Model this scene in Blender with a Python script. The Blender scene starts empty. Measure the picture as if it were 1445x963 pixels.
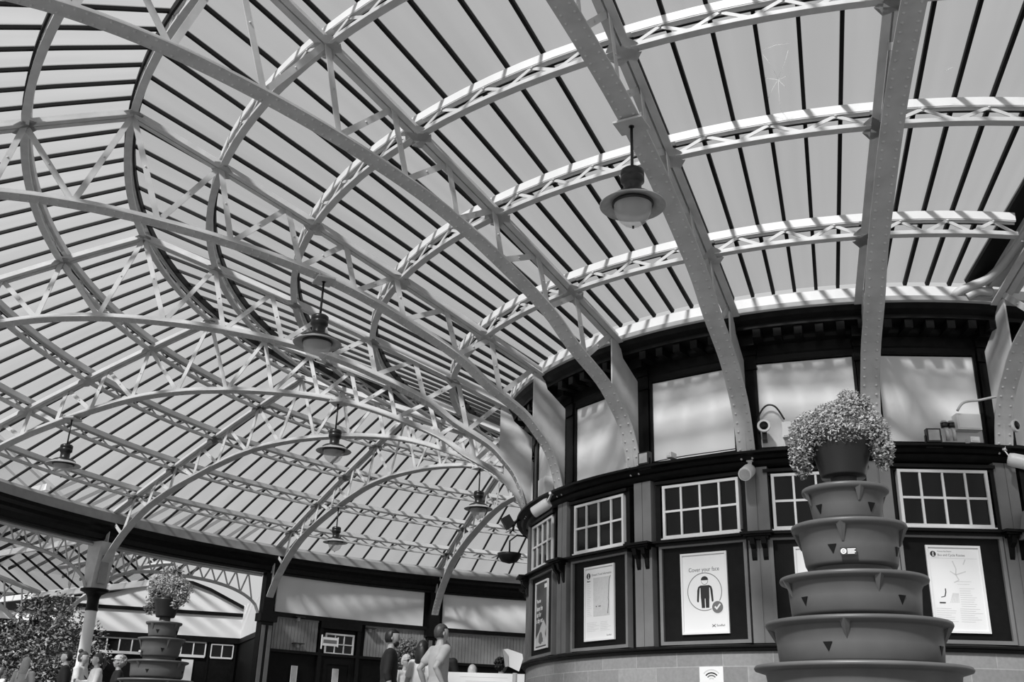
import bpy, bmesh, math, random
from math import sin, cos, pi, radians as RD, hypot, atan2, sqrt
from mathutils import Vector as V, Matrix
random.seed(7)
SC = bpy.context.scene
COL = SC.collection
S, CZ, H0 = 5.2, -0.318994, 0.25
def Z(z): return (z - CZ) * S + H0
TH0, DTH = -1.1378505, -0.3141098
DR = {0: -0.021, 1: -0.00927, 2: 0.0119, 3: 0.01138, 4: 0.00223, 5: -0.01257, 6: -0.01121, 7: -0.00503, 8: 0.0054, 9: 0.00717}
def TH(k):
    i = math.floor(k); f = k - i
    return TH0 + k * DTH + DR.get(i, 0) * (1 - f) + DR.get(i + 1, 0) * f
RING = [1.05495, 1.25094, 1.52112, 1.78299, 2.05094, 2.29566, 2.53952, 2.79308, 3.03388, 3.26146, 3.46126]
def prof(r):                       # underside of the roof trusses' top chord (fitted units)
    if r <= RING[5]:
        t = (r - RING[0]) / (RING[5] - RING[0]); return 0.68895 + 0.51082 * t + 0.01479 * 4 * t * (1 - t)
    t = (r - RING[5]) / (RING[10] - RING[5]); return 1.19977 - 0.5756 * t + 0.01755 * 4 * t * (1 - t)
BOT = [(1.0, .345), (1.018, .42), (1.043, .475), (1.075, .515), (1.128, .567), (1.24, .632), (1.338, .702), (1.503, .776), (1.655, .831), (1.81, .868), (2.0, .895),
       (2.19, .909), (2.395, .909), (2.58, .888), (2.75, .845), (2.893, .799), (3.036, .745), (3.17, .676), (3.28, .585), (3.345, .51), (3.40, .425), (3.432, .35), (3.44, .305)]
def lerp_poly(P, x):
    for (a, b), (c, d) in zip(P, P[1:]):
        if a <= x <= c: return b + (d - b) * (x - a) / (c - a)
    return P[-1][1]
ORD = ['first', 'second', 'third', 'fourth', 'fifth', 'sixth', 'seventh', 'eighth', 'ninth', 'tenth', 'eleventh', 'twelfth', 'thirteenth', 'fourteenth']

# ------------------------------------------------------------------ materials (the photograph is black and white)
def mat(name, g, rough=.5, var=0, scale=6, spec=.5, metal=0, stretch=None):
    m = bpy.data.materials.new(name); m.use_nodes = True
    nt = m.node_tree; b = nt.nodes['Principled BSDF']
    b.inputs['Base Color'].default_value = (g, g, g, 1); b.inputs['Roughness'].default_value = rough
    b.inputs['Specular IOR Level'].default_value = spec; b.inputs['Metallic'].default_value = metal
    if var:
        tc = nt.nodes.new('ShaderNodeTexCoord'); no = nt.nodes.new('ShaderNodeTexNoise'); mp = nt.nodes.new('ShaderNodeMapping')
        no.inputs['Scale'].default_value = scale; no.inputs['Detail'].default_value = 4
        if stretch: mp.inputs['Scale'].default_value = stretch
        cr = nt.nodes.new('ShaderNodeMapRange'); cr.inputs[1].default_value = .3; cr.inputs[2].default_value = .7
        cr.inputs[3].default_value = g * (1 - var); cr.inputs[4].default_value = g * (1 + var)
        nt.links.new(tc.outputs['Object'], mp.inputs[0]); nt.links.new(mp.outputs[0], no.inputs['Vector'])
        nt.links.new(no.outputs[0], cr.inputs[0]); nt.links.new(cr.outputs[0], b.inputs['Base Color'])
    return m
M = {}
M['iron'] = mat('white_painted_iron', .52, .5, .1, 5)
M['white'] = mat('white_paint', .72, .5, .06, 3)
M['panel'] = mat('white_render_panel', .76, .6, .05, 1.2, stretch=(1, 1, .25))
M['dark'] = mat('black_gloss_woodwork', .006, .35, .35, 9, spec=.15)
M['darkmatt'] = mat('black_boarding', .005, .55, .3, 9, spec=.15)
M['grey'] = mat('grey_paint', .17, .5, .08, 5)
M['gutter'] = mat('grey_gutter', .3, .55, .12, 4)
M['bar'] = mat('black_glazing_bar', .006, .6, spec=.2)
M['tub'] = mat('dark_planter_plastic', .1, .42, .1, 7)
M['pot'] = mat('black_pot_plastic', .018, .3)
M['pane'] = mat('dark_window_pane', .004, .08, spec=.3)
M['black'] = mat('black_metal', .012, .35)
M['lampwhite'] = mat('enamel_white', .42, .4, .12, 14)
M['paper'] = mat('white_paper', .78, .5)
M['ink'] = mat('black_ink', .015, .5)
M['inkgrey'] = mat('grey_ink', .15, .5)
M['inklight'] = mat('light_grey_ink', .58, .6, .06, 30)
M['alu'] = mat('aluminium_frame', .75, .3)
M['plastic'] = mat('white_plastic', .7, .4)
M['skin'] = mat('skin', .42, .5); M['skin2'] = mat('tanned_skin', .3, .5)
M['hairdark'] = mat('dark_hair', .012, .45, .4, 40); M['hairblond'] = mat('blond_hair', .38, .5, .4, 40, stretch=(6, 6, 1)); M['hairgrey'] = mat('white_hair', .6, .5, .2, 40)
M['hairbrown'] = mat('brown_hair', .05, .5, .4, 40)
M['clothblack'] = mat('black_cloth', .012, .8); M['clothwhite'] = mat('white_cloth', .7, .8, .05, 12); M['clothgrey'] = mat('grey_cloth', .45, .8, .08, 10); M['denim'] = mat('dark_trousers', .025, .8)
M['gate'] = mat('grey_vertical_boards', .27, .55, .12, 3)
M['cable'] = mat('grey_cable', .45, .5)
def glassmat(name, transp, trans, var=.16):
    m = bpy.data.materials.new(name); m.use_nodes = True; nt = m.node_tree
    for n in list(nt.nodes): nt.nodes.remove(n)
    L = nt.links.new; N = nt.nodes.new
    out = N('ShaderNodeOutputMaterial'); tr = N('ShaderNodeBsdfTransparent'); tl = N('ShaderNodeBsdfTranslucent'); ad = N('ShaderNodeMixShader')
    gl = N('ShaderNodeBsdfGlossy'); gl.inputs['Roughness'].default_value = .25; gl.inputs[0].default_value = (.5, .5, .5, 1); mg = N('ShaderNodeMixShader'); mg.inputs[0].default_value = .03
    tc = N('ShaderNodeTexCoord'); mp = N('ShaderNodeMapping'); mp.inputs['Scale'].default_value = (14, .45, 1)
    no = N('ShaderNodeTexNoise'); no.inputs['Scale'].default_value = 1; no.inputs['Detail'].default_value = 5
    mr = N('ShaderNodeMapRange'); mr.inputs[1].default_value = .3; mr.inputs[2].default_value = .75; mr.inputs[3].default_value = trans * (1 - var); mr.inputs[4].default_value = trans * (1 + var)
    L(tc.outputs['UV'], mp.inputs[0]); L(mp.outputs[0], no.inputs['Vector']); L(no.outputs[0], mr.inputs[0]); L(mr.outputs[0], tl.inputs[0])
    tr.inputs[0].default_value = (.93, .93, .93, 1)
    ad.inputs[0].default_value = transp; L(tl.outputs[0], ad.inputs[1]); L(tr.outputs[0], ad.inputs[2])
    L(ad.outputs[0], mg.inputs[1]); L(gl.outputs[0], mg.inputs[2]); L(mg.outputs[0], out.inputs[0])
    return m
M['crack'] = glassmat('bright_crack_edges', .15, .98, .01)
M['glass'] = glassmat('dusty_roof_glass', .5, .22)
def clearglass():
    m = bpy.data.materials.new('lamp_glass'); m.use_nodes = True; nt = m.node_tree; b = nt.nodes['Principled BSDF']
    b.inputs['Base Color'].default_value = (.8, .8, .8, 1); b.inputs['Roughness'].default_value = .15; b.inputs['Alpha'].default_value = .38
    return m
M['lampglass'] = clearglass()
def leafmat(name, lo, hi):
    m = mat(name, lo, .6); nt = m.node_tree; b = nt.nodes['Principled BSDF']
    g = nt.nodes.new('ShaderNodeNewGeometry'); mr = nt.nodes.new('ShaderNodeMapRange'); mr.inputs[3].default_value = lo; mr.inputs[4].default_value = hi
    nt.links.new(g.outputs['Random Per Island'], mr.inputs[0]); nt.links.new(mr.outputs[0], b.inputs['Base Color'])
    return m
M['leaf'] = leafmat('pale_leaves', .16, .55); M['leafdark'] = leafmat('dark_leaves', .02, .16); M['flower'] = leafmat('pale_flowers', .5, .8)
def brickmat(name, c1, c2, mortar, bw, bh, ms, use_uv=True):
    m = bpy.data.materials.new(name); m.use_nodes = True; nt = m.node_tree; b = nt.nodes['Principled BSDF']; b.inputs['Roughness'].default_value = .75
    tc = nt.nodes.new('ShaderNodeTexCoord'); br = nt.nodes.new('ShaderNodeTexBrick'); no = nt.nodes.new('ShaderNodeTexNoise'); mx = nt.nodes.new('ShaderNodeMix'); mx.data_type = 'RGBA'; mx.blend_type = 'MULTIPLY'; mx.inputs[0].default_value = .35
    br.inputs['Color1'].default_value = (c1,) * 3 + (1,); br.inputs['Color2'].default_value = (c2,) * 3 + (1,); br.inputs['Mortar'].default_value = (mortar,) * 3 + (1,)
    br.inputs['Scale'].default_value = 1; br.inputs['Brick Width'].default_value = bw; br.inputs['Row Height'].default_value = bh; br.inputs['Mortar Size'].default_value = ms
    no.inputs['Scale'].default_value = 22
    nt.links.new(tc.outputs['UV' if use_uv else 'Object'], br.inputs['Vector']); nt.links.new(tc.outputs['Object'], no.inputs['Vector'])
    nt.links.new(br.outputs['Color'], mx.inputs[6]); nt.links.new(no.outputs[0], mx.inputs[7]); nt.links.new(mx.outputs[2], b.inputs['Base Color'])
    return m
M['stone'] = brickmat('ashlar_stone', .36, .26, .42, .62, .2, .006)
M['paving'] = brickmat('paving_slabs', .15, .12, .08, .6, .6, .008, False)

# ------------------------------------------------------------------ mesh builder
class MB:
    def __init__(s): s.v = []; s.f = []; s.uv = {}; s.sm = set()
    def add(s, vs, fs, smooth=False, uvs=None):
        o = len(s.v); s.v += [tuple(x) for x in vs]
        for f in fs:
            if smooth: s.sm.add(len(s.f))
            s.f.append(tuple(i + o for i in f))
        if uvs:
            for i, u in enumerate(uvs): s.uv[o + i] = u
        return s
    def box(s, x0, x1, y0, y1, z0, z1):
        return s.add([(x, y, z) for x in (x0, x1) for y in (y0, y1) for z in (z0, z1)],
                     [(0, 1, 3, 2), (4, 6, 7, 5), (0, 4, 5, 1), (2, 3, 7, 6), (0, 2, 6, 4), (1, 5, 7, 3)])
    def bar(s, p, q, w, h, up=(0, 0, 1)):
        p, q = V(p), V(q); d = (q - p).normalized(); a = d.cross(V(up))
        if a.length < 1e-5: a = d.cross(V((1, 0, 0)))
        a.normalize(); b = a.cross(d).normalized()
        vs = [c + a * (i * w / 2) + b * (j * h / 2) for c in (p, q) for i, j in ((-1, -1), (1, -1), (1, 1), (-1, 1))]
        return s.add(vs, [(0, 3, 2, 1), (4, 5, 6, 7), (0, 1, 5, 4), (1, 2, 6, 5), (2, 3, 7, 6), (3, 0, 4, 7)])
    def tube(s, pts, r, n=8, smooth=True, caps=True):
        pts = [V(p) for p in pts]; rs = r if isinstance(r, (list, tuple)) else [r] * len(pts)
        vs = []; prev = None
        for i, p in enumerate(pts):
            d = (pts[min(i + 1, len(pts) - 1)] - pts[max(i - 1, 0)]).normalized()
            a = prev - d * prev.dot(d) if prev else d.cross(V((0, 0, 1)))
            if a.length < 1e-4: a = d.cross(V((1, 0, 0)))
            a.normalize(); prev = a; b = d.cross(a)
            vs += [p + (a * cos(2 * pi * j / n) + b * sin(2 * pi * j / n)) * rs[i] for j in range(n)]
        fs = [(i * n + j, i * n + (j + 1) % n, (i + 1) * n + (j + 1) % n, (i + 1) * n + j) for i in range(len(pts) - 1) for j in range(n)]
        s.add(vs, fs, smooth)
        if caps:
            o = len(s.v) - len(vs); s.f.append(tuple(o + j for j in reversed(range(n)))); s.f.append(tuple(o + (len(pts) - 1) * n + j for j in range(n)))
        return s
    def lathe(s, P, n=40, c=(0, 0, 0), smooth=True):
        vs = []
        for r, z in P: vs += [(c[0] + r * cos(2 * pi * j / n), c[1] + r * sin(2 * pi * j / n), c[2] + z) for j in range(n)]
        fs = [(i * n + j, i * n + (j + 1) % n, (i + 1) * n + (j + 1) % n, (i + 1) * n + j) for i in range(len(P) - 1) for j in range(n)]
        return s.add(vs, fs, smooth)
    def prism(s, poly, y0, y1):              # polygon in (x, z), extruded along y
        n = len(poly)
        vs = [(x, y0, z) for x, z in poly] + [(x, y1, z) for x, z in poly]
        return s.add(vs, [tuple(range(n)), tuple(range(2 * n - 1, n - 1, -1))] + [(i, i + n, (i + 1) % n + n, (i + 1) % n) for i in range(n)])
    def path(s, pts, P):                     # profile P in (y, n) swept along pts in (x, z)
        n = len(P); vs = []
        for i, (x, z) in enumerate(pts):
            a = pts[max(i - 1, 0)]; b = pts[min(i + 1, len(pts) - 1)]
            dx, dz = b[0] - a[0], b[1] - a[1]; L = hypot(dx, dz); nx, nz = -dz / L, dx / L
            vs += [(x + nx * h, y, z + nz * h) for y, h in P]
        fs = [(i * n + j, i * n + (j + 1) % n, (i + 1) * n + (j + 1) % n, (i + 1) * n + j) for i in range(len(pts) - 1) for j in range(n)]
        fs += [tuple(range(n))[::-1], tuple((len(pts) - 1) * n + j for j in range(n))]
        return s.add(vs, fs)
    def ring(s, P, t0, t1, n, closed=False, smooth=False, o=(0, 0, 0)):   # profile P in (r, z) swept about the z axis
        m = len(P); vs = []; uvs = []
        for i in range(n + (0 if closed else 1)):
            t = t0 + (t1 - t0) * i / n
            for r, z in P: vs.append((r * cos(t) - o[0], r * sin(t) - o[1], z - o[2])); uvs.append((5.1 * t, z))
        N = n if closed else n + 1
        fs = [(i * m + j, i * m + (j + 1) % m, ((i + 1) % N) * m + (j + 1) % m, ((i + 1) % N) * m + j) for i in range(n) for j in range(m)]
        if not closed: fs += [tuple(range(m))[::-1], tuple(n * m + j for j in range(m))]
        return s.add(vs, fs, smooth, uvs)
    def dome(s, c, d, r, h):
        d = V(d).normalized(); a = d.cross(V((0, 1, 0)))
        if a.length < 1e-3: a = d.cross(V((1, 0, 0)))
        a.normalize(); b = d.cross(a); c = V(c)
        vs = [c + (a * cos(j * pi / 3) + b * sin(j * pi / 3)) * r for j in range(6)] + [c + d * h * .8 + (a * cos(j * pi / 3) + b * sin(j * pi / 3)) * r * .6 for j in range(6)] + [c + d * h]
        return s.add(vs, [(j, (j + 1) % 6, 6 + (j + 1) % 6, 6 + j) for j in range(6)] + [(6 + j, 6 + (j + 1) % 6, 12) for j in range(6)], True)
    def data(s, name, m):
        me = bpy.data.meshes.new(name); me.from_pydata(s.v, [], s.f)
        if s.uv:
            uv = me.uv_layers.new(name='UVMap')
            for l in me.loops: uv.data[l.index].uv = s.uv.get(l.vertex_index, (0, 0))
        if s.sm:
            for i in s.sm: me.polygons[i].use_smooth = True
        bm = bmesh.new(); bm.from_mesh(me); bmesh.ops.recalc_face_normals(bm, faces=bm.faces); bm.to_mesh(me); bm.free()
        if m: me.materials.append(M[m] if isinstance(m, str) else m)
        return me
    def build(s, name, m, parent=None, loc=None, rz=None):
        o = bpy.data.objects.new(name, s.data(name, m)); COL.objects.link(o)
        if parent: o.parent = parent
        if loc is not None: o.location = loc
        if rz is not None: o.rotation_euler = (0, 0, rz)
        return o
def empty(name, loc=(0, 0, 0), rz=0, label=None, cat=None, group=None, kind=None):
    o = bpy.data.objects.new(name, None); COL.objects.link(o); o.location = loc; o.rotation_euler = (0, 0, rz); o.empty_display_size = .1
    return tag(o, label, cat, group, kind)
def tag(o, label=None, cat=None, group=None, kind=None):
    for k, x in (('label', label), ('category', cat), ('group', group), ('kind', kind)):
        if x: o[k] = x
    return o
def copy_tree(o, parent=None):
    c = o.copy(); COL.objects.link(c); c.parent = parent
    for ch in list(o.children): copy_tree(ch, c)
    return c
def text(name, body, size, m, parent, loc, align='LEFT', rot=(pi / 2, 0, 0), bold=0, sx=1):
    cu = bpy.data.curves.new(name, 'FONT'); cu.body = body; cu.size = size; cu.align_x = align; cu.extrude = .0006; cu.offset = bold
    tmp = bpy.data.objects.new('tmp', cu); COL.objects.link(tmp); dg = bpy.context.evaluated_depsgraph_get(); me = bpy.data.meshes.new_from_object(tmp.evaluated_get(dg)); bpy.data.objects.remove(tmp)
    me.materials.clear(); me.materials.append(M[m]); o = bpy.data.objects.new(name, me); COL.objects.link(o); o.parent = parent; o.location = loc; o.rotation_euler = rot; o.scale = (sx, 1, 1)
    return o

# ------------------------------------------------------------------ camera, sky, sun
cam = bpy.data.cameras.new('camera'); co = bpy.data.objects.new('camera', cam); COL.objects.link(co)
R_, U_, F_ = V((.95539344, .29393002, .02878402)), V((.08253324, -.35929765, .92956628)), V((-.28356947, .88572588, .36752961))
mw = Matrix((R_, U_, -F_)).transposed().to_4x4(); mw.translation = V((0, -17.970, .250)); co.matrix_world = mw
cam.sensor_width = 36; cam.lens = 35.911; cam.clip_start = .05; cam.clip_end = 500
SC.camera = co
w = bpy.data.worlds.new('overcast_sky'); SC.world = w; w.use_nodes = True
SKY = .6; SUN = 9.0
w.node_tree.nodes['Background'].inputs[0].default_value = (1, 1, 1, 1); w.node_tree.nodes['Background'].inputs[1].default_value = SKY
su = bpy.data.lights.new('sun', 'SUN'); su.energy = SUN; su.angle = RD(5.5); so = bpy.data.objects.new('sun', su); COL.objects.link(so)
saz, sel = RD(-103), RD(41)
so.rotation_euler = V((cos(saz) * cos(sel), sin(saz) * cos(sel), sin(sel))).to_track_quat('Z', 'Y').to_euler(); so.location = (0, -20, 30)
SC.view_settings.view_transform = 'Standard'; SC.view_settings.look = 'None'; SC.view_settings.exposure = 0; SC.view_settings.gamma = 1

# ------------------------------------------------------------------ floor
fl = MB(); fl.add([(-60, -45, 0), (45, -45, 0), (45, 50, 0), (-60, 50, 0)], [(0, 1, 2, 3)]); tag(fl.build('floor', 'paving'), kind='structure')

# ------------------------------------------------------------------ roof trusses
FX, FZ = 5.2, Z(.345)
def L(P): return [(r * S - FX, Z(z) - FZ) for r, z in P]
def smooth_path(P, n=70):
    out = []
    m = len(P)
    for i in range(m - 1):
        p0, p1, p2, p3 = P[max(i - 1, 0)], P[i], P[i + 1], P[min(i + 2, m - 1)]
        for j in range(4):
            t = j / 4
            out.append(tuple(.5 * (2 * p1[a] + (p2[a] - p0[a]) * t + (2 * p0[a] - 5 * p1[a] + 4 * p2[a] - p3[a]) * t * t + (3 * p1[a] - p0[a] - 3 * p2[a] + p3[a]) * t ** 3) for a in (0, 1)))
    return out + [P[-1]]
WT = [(2.2957, 1.19), (2.055, None), (1.862, None), (1.689, None), (1.535, None), (1.378, None), (1.233, None), (1.09, None)]
WB = [2.19, 2.0, 1.81, 1.652, 1.503, 1.338, 1.197]
OT = [2.2957, 2.539, 2.71, 2.87, 3.014, 3.133, 3.256, 3.42]
OB = [2.395, 2.582, 2.752, 2.893, 3.036, 3.17, 3.31]
def make_truss():
    root = empty('roof_truss', (0, 0, 0))
    top = L([(r, prof(r)) for r in [1.05 + i * (2.2957 - 1.05) / 14 for i in range(15)] + [2.2957 + i * (3.46 - 2.2957) / 14 for i in range(1, 15)]])
    m = MB()
    for s in (-1, 1):
        m.path(top, [(s * .012, 0), (s * .1, 0), (s * .1, .014), (s * .026, .014), (s * .026, .12), (s * .012, .12)])
    m.build('top_chord', 'iron', root)
    bp = L(smooth_path(BOT)); m = MB()
    m.path(bp, [(-.115, 0), (.115, 0), (.115, .018), (-.115, .018)])
    for s in (-1, 1): m.path(bp, [(s * .01, .018), (s * .024, .018), (s * .024, .1), (s * .01, .1)])
    # rivets along the underside
    acc = 0; step = .115
    for (x0, z0), (x1, z1) in zip(bp, bp[1:]):
        d = hypot(x1 - x0, z1 - z0); nx, nz = (z1 - z0) / d, -(x1 - x0) / d
        while acc < d:
            t = acc / d
            for s in (-1, 1): m.dome((x0 + (x1 - x0) * t, s * .07, z0 + (z1 - z0) * t), (nx, 0, nz), .019, .014)
            acc += step
        acc -= d
    m.build('bottom_chord', 'iron', root)
    bz = lambda r: lerp_poly(BOT, r)
    for tops, bots in (([t[0] for t in WT], WB), (OT, OB)):
        for i, b in enumerate(bots):
            for t in (tops[i], tops[i + 1]):
                p0 = L([(t, prof(t) + .008)])[0]; p1 = L([(b, bz(b) + .008)])[0]
                sh = .012 if t == tops[i] else -.012
                k = MB(); k.bar((p0[0], sh, p0[1]), (p1[0], sh, p1[1]), .014, .078, up=(0, 1, 0) if False else ((p1[1] - p0[1]), 0, -(p1[0] - p0[0])))
                mid = ((p0[0] + p1[0]) / 2, (p0[1] + p1[1]) / 2)
                for s in (-1, 1): k.dome((mid[0], sh + s * .007, mid[1]), (0, s, 0), .016, .016)
                k.build('brace', 'iron', root)
    for P in ([(1.09, .70), (1.09, .535), (1.075, .519), (1.043, .479), (1.018, .423), (1.003, .35), (.985, .35), (.985, .605), (1.045, .655), (1.06, .70)],
              [(3.42, .635), (3.4, .60), (3.4, .43), (3.432, .352), (3.44, .307), (3.455, .307), (3.455, .635)]):
        k = MB(); k.prism(L(P), -.012, .012); k.build('foot_plate', 'iron', root)
    for i in range(1, 10):                       # concave gussets joining purlins and chord
        r = RING[i]; x, z = L([(r, prof(r))])[0]; sl = (prof(r + .01) - prof(r - .01)) / .02 if i != 5 else 0
        k = MB(); pts = []
        for q in range(4):
            sx, sy = ((1, 1), (-1, 1), (-1, -1), (1, -1))[q]
            arc = [(.1 + .085 * (1 - sin(a)), .05 + .085 * (1 - cos(a))) for a in [j * pi / 2 / 5 for j in range(6)]]
            arc = [(sy * w_, sx * h_) for w_, h_ in arc]
            if q % 2 == 1: arc = arc[::-1]
            pts += arc
        cv = [(x + px, py, z - .004 + px * sl) for py, px in pts]; n = len(cv)
        k.add(cv + [(a, b, c + .012) for a, b, c in cv], [tuple(range(n)), tuple(range(2 * n - 1, n - 1, -1))] + [(j, (j + 1) % n, (j + 1) % n + n, j + n) for j in range(n)])
        k.build('gusset_plate', 'iron', root)
    return root
TL = {-1: 'white riveted roof truss beyond the right edge of the ticket office',
      0: 'white riveted roof truss landing beside the pale cable bundle at ticket office right end',
      1: 'white riveted roof truss rising straight up behind the flowers of the tall near planter',
      2: 'white riveted roof truss carrying the largest pendant lamp, foot above a white drum speaker',
      3: 'white riveted roof truss without lamp, landing left of the face covering poster',
      4: 'white riveted roof truss with ridge kink at upper left, landing beside left drum speaker',
      5: 'white riveted roof truss landing at the far left end of the ticket office ledge',
      6: 'white riveted arched roof truss carrying two pendant lamps at middle and far left',
      7: 'white riveted arched roof truss springing from the white column by the people at left',
      8: 'white riveted roof truss standing on the pier between the gable wall and the board wall',
      9: 'white riveted roof truss ending above the man in the pale T-shirt',
      10: 'white riveted roof truss mostly hidden behind the left edge of the ticket office'}
proto = make_truss()
KT = list(range(-1, 11))
for i, k in enumerate(KT):
    o = proto if i == 0 else copy_tree(proto)
    t = TH(k); o.location = (FX * cos(t), FX * sin(t), FZ); o.rotation_euler = (0, 0, t)
    tag(o, TL[k], 'roof truss', 'radial roof trusses')

VA, VB = V((.329 * S, -.925 * S, Z(.722))), V((.473 * S, -1.236 * S, Z(.876)))
vd = (VB - VA).normalized(); VA = VA + vd * .42; VE = VA + vd * 7.0
def vcut(r):                                  # where the valley line crosses radius r, as a fraction of the first bay
    p = VA + vd * ((r * S - VA.xy.length) / ((VA + vd).xy.length - VA.xy.length))
    return max(0, (atan2(p.y, p.x) - TH(0)) / (TH(1) - TH(0)))
# ------------------------------------------------------------------ lattice purlins
def purlin(ri, k, f0=0.0, f1=1.0):
    r = RING[ri] * S; z = Z(prof(RING[ri])); t0, t1 = TH(k + f1), TH(k + f0)
    t0 += .10 / r; t1 -= (.10 / r if f0 == 0 else 0)
    tm = (t0 + t1) / 2; o = (r * cos(tm), r * sin(tm), z)
    a, b = ORD[k], ORD[k + 1]
    if ri < 5: lab = f'white lattice purlin, {ORD[ri-1]} ring above ticket office, between {a} and {b} trusses from right'
    elif ri == 5: lab = f'white lattice purlin along the ridge between {a} and {b} trusses from right'
    else: lab = f'white lattice purlin, {ORD[9-ri]} ring above outer wall, between {a} and {b} trusses from right'
    root = empty('roof_purlin', o, 0, lab, 'purlin', f'lattice purlins, ' + (f'inner ring {ri}' if ri < 5 else 'ridge ring' if ri == 5 else f'outer ring {10-ri}'))
    n = max(6, int(r * (t1 - t0) / .35))
    side = 1 if ri <= 5 else -1
    m = MB(); m.ring([(r - .05, z), (r + .05, z), (r + .05, z + .014), (r + .047, z + .05), (r + .035, z + .05), (r + .033, z + .014), (r - .033, z + .014), (r - .035, z + .05), (r - .047, z + .05), (r - .05, z + .014)], t0, t1, n, o=o); m.build('lower_flange', 'iron', root)
    m = MB(); m.ring([(r - .006, z + .165), (r + .006, z + .165), (r + .006, z + .186), (r + .04, z + .186), (r + .04, z + .198), (r - .04, z + .198), (r - .04, z + .186), (r - .006, z + .186)], t0, t1, n, o=o); m.build('upper_flange', 'iron', root)
    m = MB(); nv = max(3, round(r * (t1 - t0) / .64)) * 2
    for j in range(nv):
        ta, tb = t0 + (t1 - t0) * j / nv, t0 + (t1 - t0) * (j + 1) / nv
        za, zb = (z + .03, z + .18) if j % 2 == 0 else (z + .18, z + .03)
        rr = (r + .028) if j % 2 == 0 else (r + .018)
        m.bar((rr * cos(ta) - o[0], rr * sin(ta) - o[1], za - z), (rr * cos(tb) - o[0], rr * sin(tb) - o[1], zb - z), .01, .04)
        if j % 2 == 0: m.dome(((rr + .006) * cos(tb) - o[0], (rr + .006) * sin(tb) - o[1], zb - z), (cos(tb), sin(tb), 0), .018, .014)
    m.build('lattice_web', 'iron', root)
    ta, tb = t0 - .1 / r, t1 + (.1 / r if f0 == 0 else 0)
    m = MB(); m.ring([(r - .045, z + .2), (r + .045, z + .2), (r + .045, z + .302), (r - .045, z + .302)], ta, tb, n, o=o); m.build('timber_plate', 'white', root)
    for sd in ([-1] if ri < 5 else [1] if ri > 5 else [-1, 1]):  # black strip paints shade on the timber's unlit downslope face, both faces at ridge
        m = MB(); m.ring([(r + sd * .046, z + .185), (r + sd * .075, z + .185), (r + sd * .075, z + .302), (r + sd * .046, z + .302)], ta, tb, n, o=o); m.build('painted_shade_strip', 'bar', root)
VK = .24
for k in range(0, 11):
    for ri in range(1, 10):
        if ri > 5 and k < 3: continue
        if ri > 5 and k == 3 and ri > 7: continue
        if ri == 5 and k < 2: continue
        if k == 10 and ri < 5: continue
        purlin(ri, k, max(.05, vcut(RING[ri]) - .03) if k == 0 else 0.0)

# ------------------------------------------------------------------ glazing: one glazed roof bay per truss bay and slope
GL_UP = .35
def glazing(k, inner, f0=0.0, f1=1.0):
    r0, r1 = (RING[0] - .005, RING[5]) if inner else (RING[5], RING[10] + .01)
    tm = TH(k + .5); rm = (r0 + r1) / 2 * S; o = V((rm * cos(tm), rm * sin(tm), Z(prof((r0 + r1) / 2))))
    kk = k + 1
    a = ORD[k] if 0 <= k < 13 else None
    if 0 <= k <= 11: lab = f'milky glazed roof bay with black bars, {"inner" if inner else "outer"} slope, between {ORD[k]} and {ORD[k+1]} trusses from right'
    else: lab = f'milky glazed roof bay of the {"inner" if inner else "outer"} slope lying out of view beyond the trusses'
    root = empty('glazed_roof_bay', o, 0, lab, 'glass roof', ('inner' if inner else 'outer') + ' slope glazing of the round roof')
    rs = [r0 + (r1 - r0) * i / 6 for i in range(7)]
    nb = 6 if inner else 9; g = MB()
    for j in range(nb):
        u0, u1 = j / nb, (j + 1) / nb
        if u1 <= f0 + .02: continue
        vs = []; uvs = []
        for r in rs:
            for u in (u0, u1):
                if f0: u = max(u, vcut(r))
                t = TH(k + u); vs.append(V((r * S * cos(t), r * S * sin(t), Z(prof(r)) + GL_UP)) - o); uvs.append((k * 1.7 + u * .8, r * 3))
        g.add(vs, [(2 * i, 2 * i + 1, 2 * i + 3, 2 * i + 2) for i in range(6)], False, uvs)
    g.build('glass', 'glass', root)
    for j in range(nb + (1 if k == 11 else 0)):
        u = j / nb
        if f0 and u < f0 + .01: continue
        t = TH(k + u)
        pts = [(r * S, Z(prof(r)) + .303) for r in rs]
        m = MB(); m.path([(x, z) for x, z in pts], [(-.021, 0), (.021, 0), (.021, .055), (-.021, .055)])
        ca, sa = cos(t), sin(t); m.v = [(x * ca - y * sa - o.x, x * sa + y * ca - o.y, z - o.z) for x, y, z in m.v]
        m.build('glazing_bar', 'bar', root)
for k in range(-3, 12):
    glazing(k, True, VK if k == 0 else 0.0)
    glazing(k, False)

def crack(bay, lines):                        # fine cracks in the glass
    o = next(q for q in COL.objects if q.get('label') == bay)
    m = MB()
    for P in lines: m.tube([V(p) - o.location for p in P], .003, 5)
    m.build('glass_crack', 'crack', o)
crack('milky glazed roof bay with black bars, inner slope, between second and third trusses from right',
      [[(-.15, -8.31, 7.06), (-.21, -8.49, 7.13), (-.28, -8.61, 7.19)], [(-.28, -8.66, 7.21), (-.14, -8.7, 7.22), (.02, -8.69, 7.22)], [(-.15, -8.31, 7.06), (-.06, -8.5, 7.14), (-.02, -8.61, 7.19)],
       [(-.15, -8.31, 7.06), (-.22, -8.2, 7.02), (-.28, -8.1, 6.97)], [(-.15, -8.31, 7.06), (-.16, -8.06, 6.96), (-.14, -7.85, 6.87)], [(-.3, -8.35, 7.08), (-.15, -8.3, 7.06), (-.06, -8.33, 7.07)], [(-.15, -8.3, 7.06), (-.08, -8.2, 7.02)]])
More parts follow.
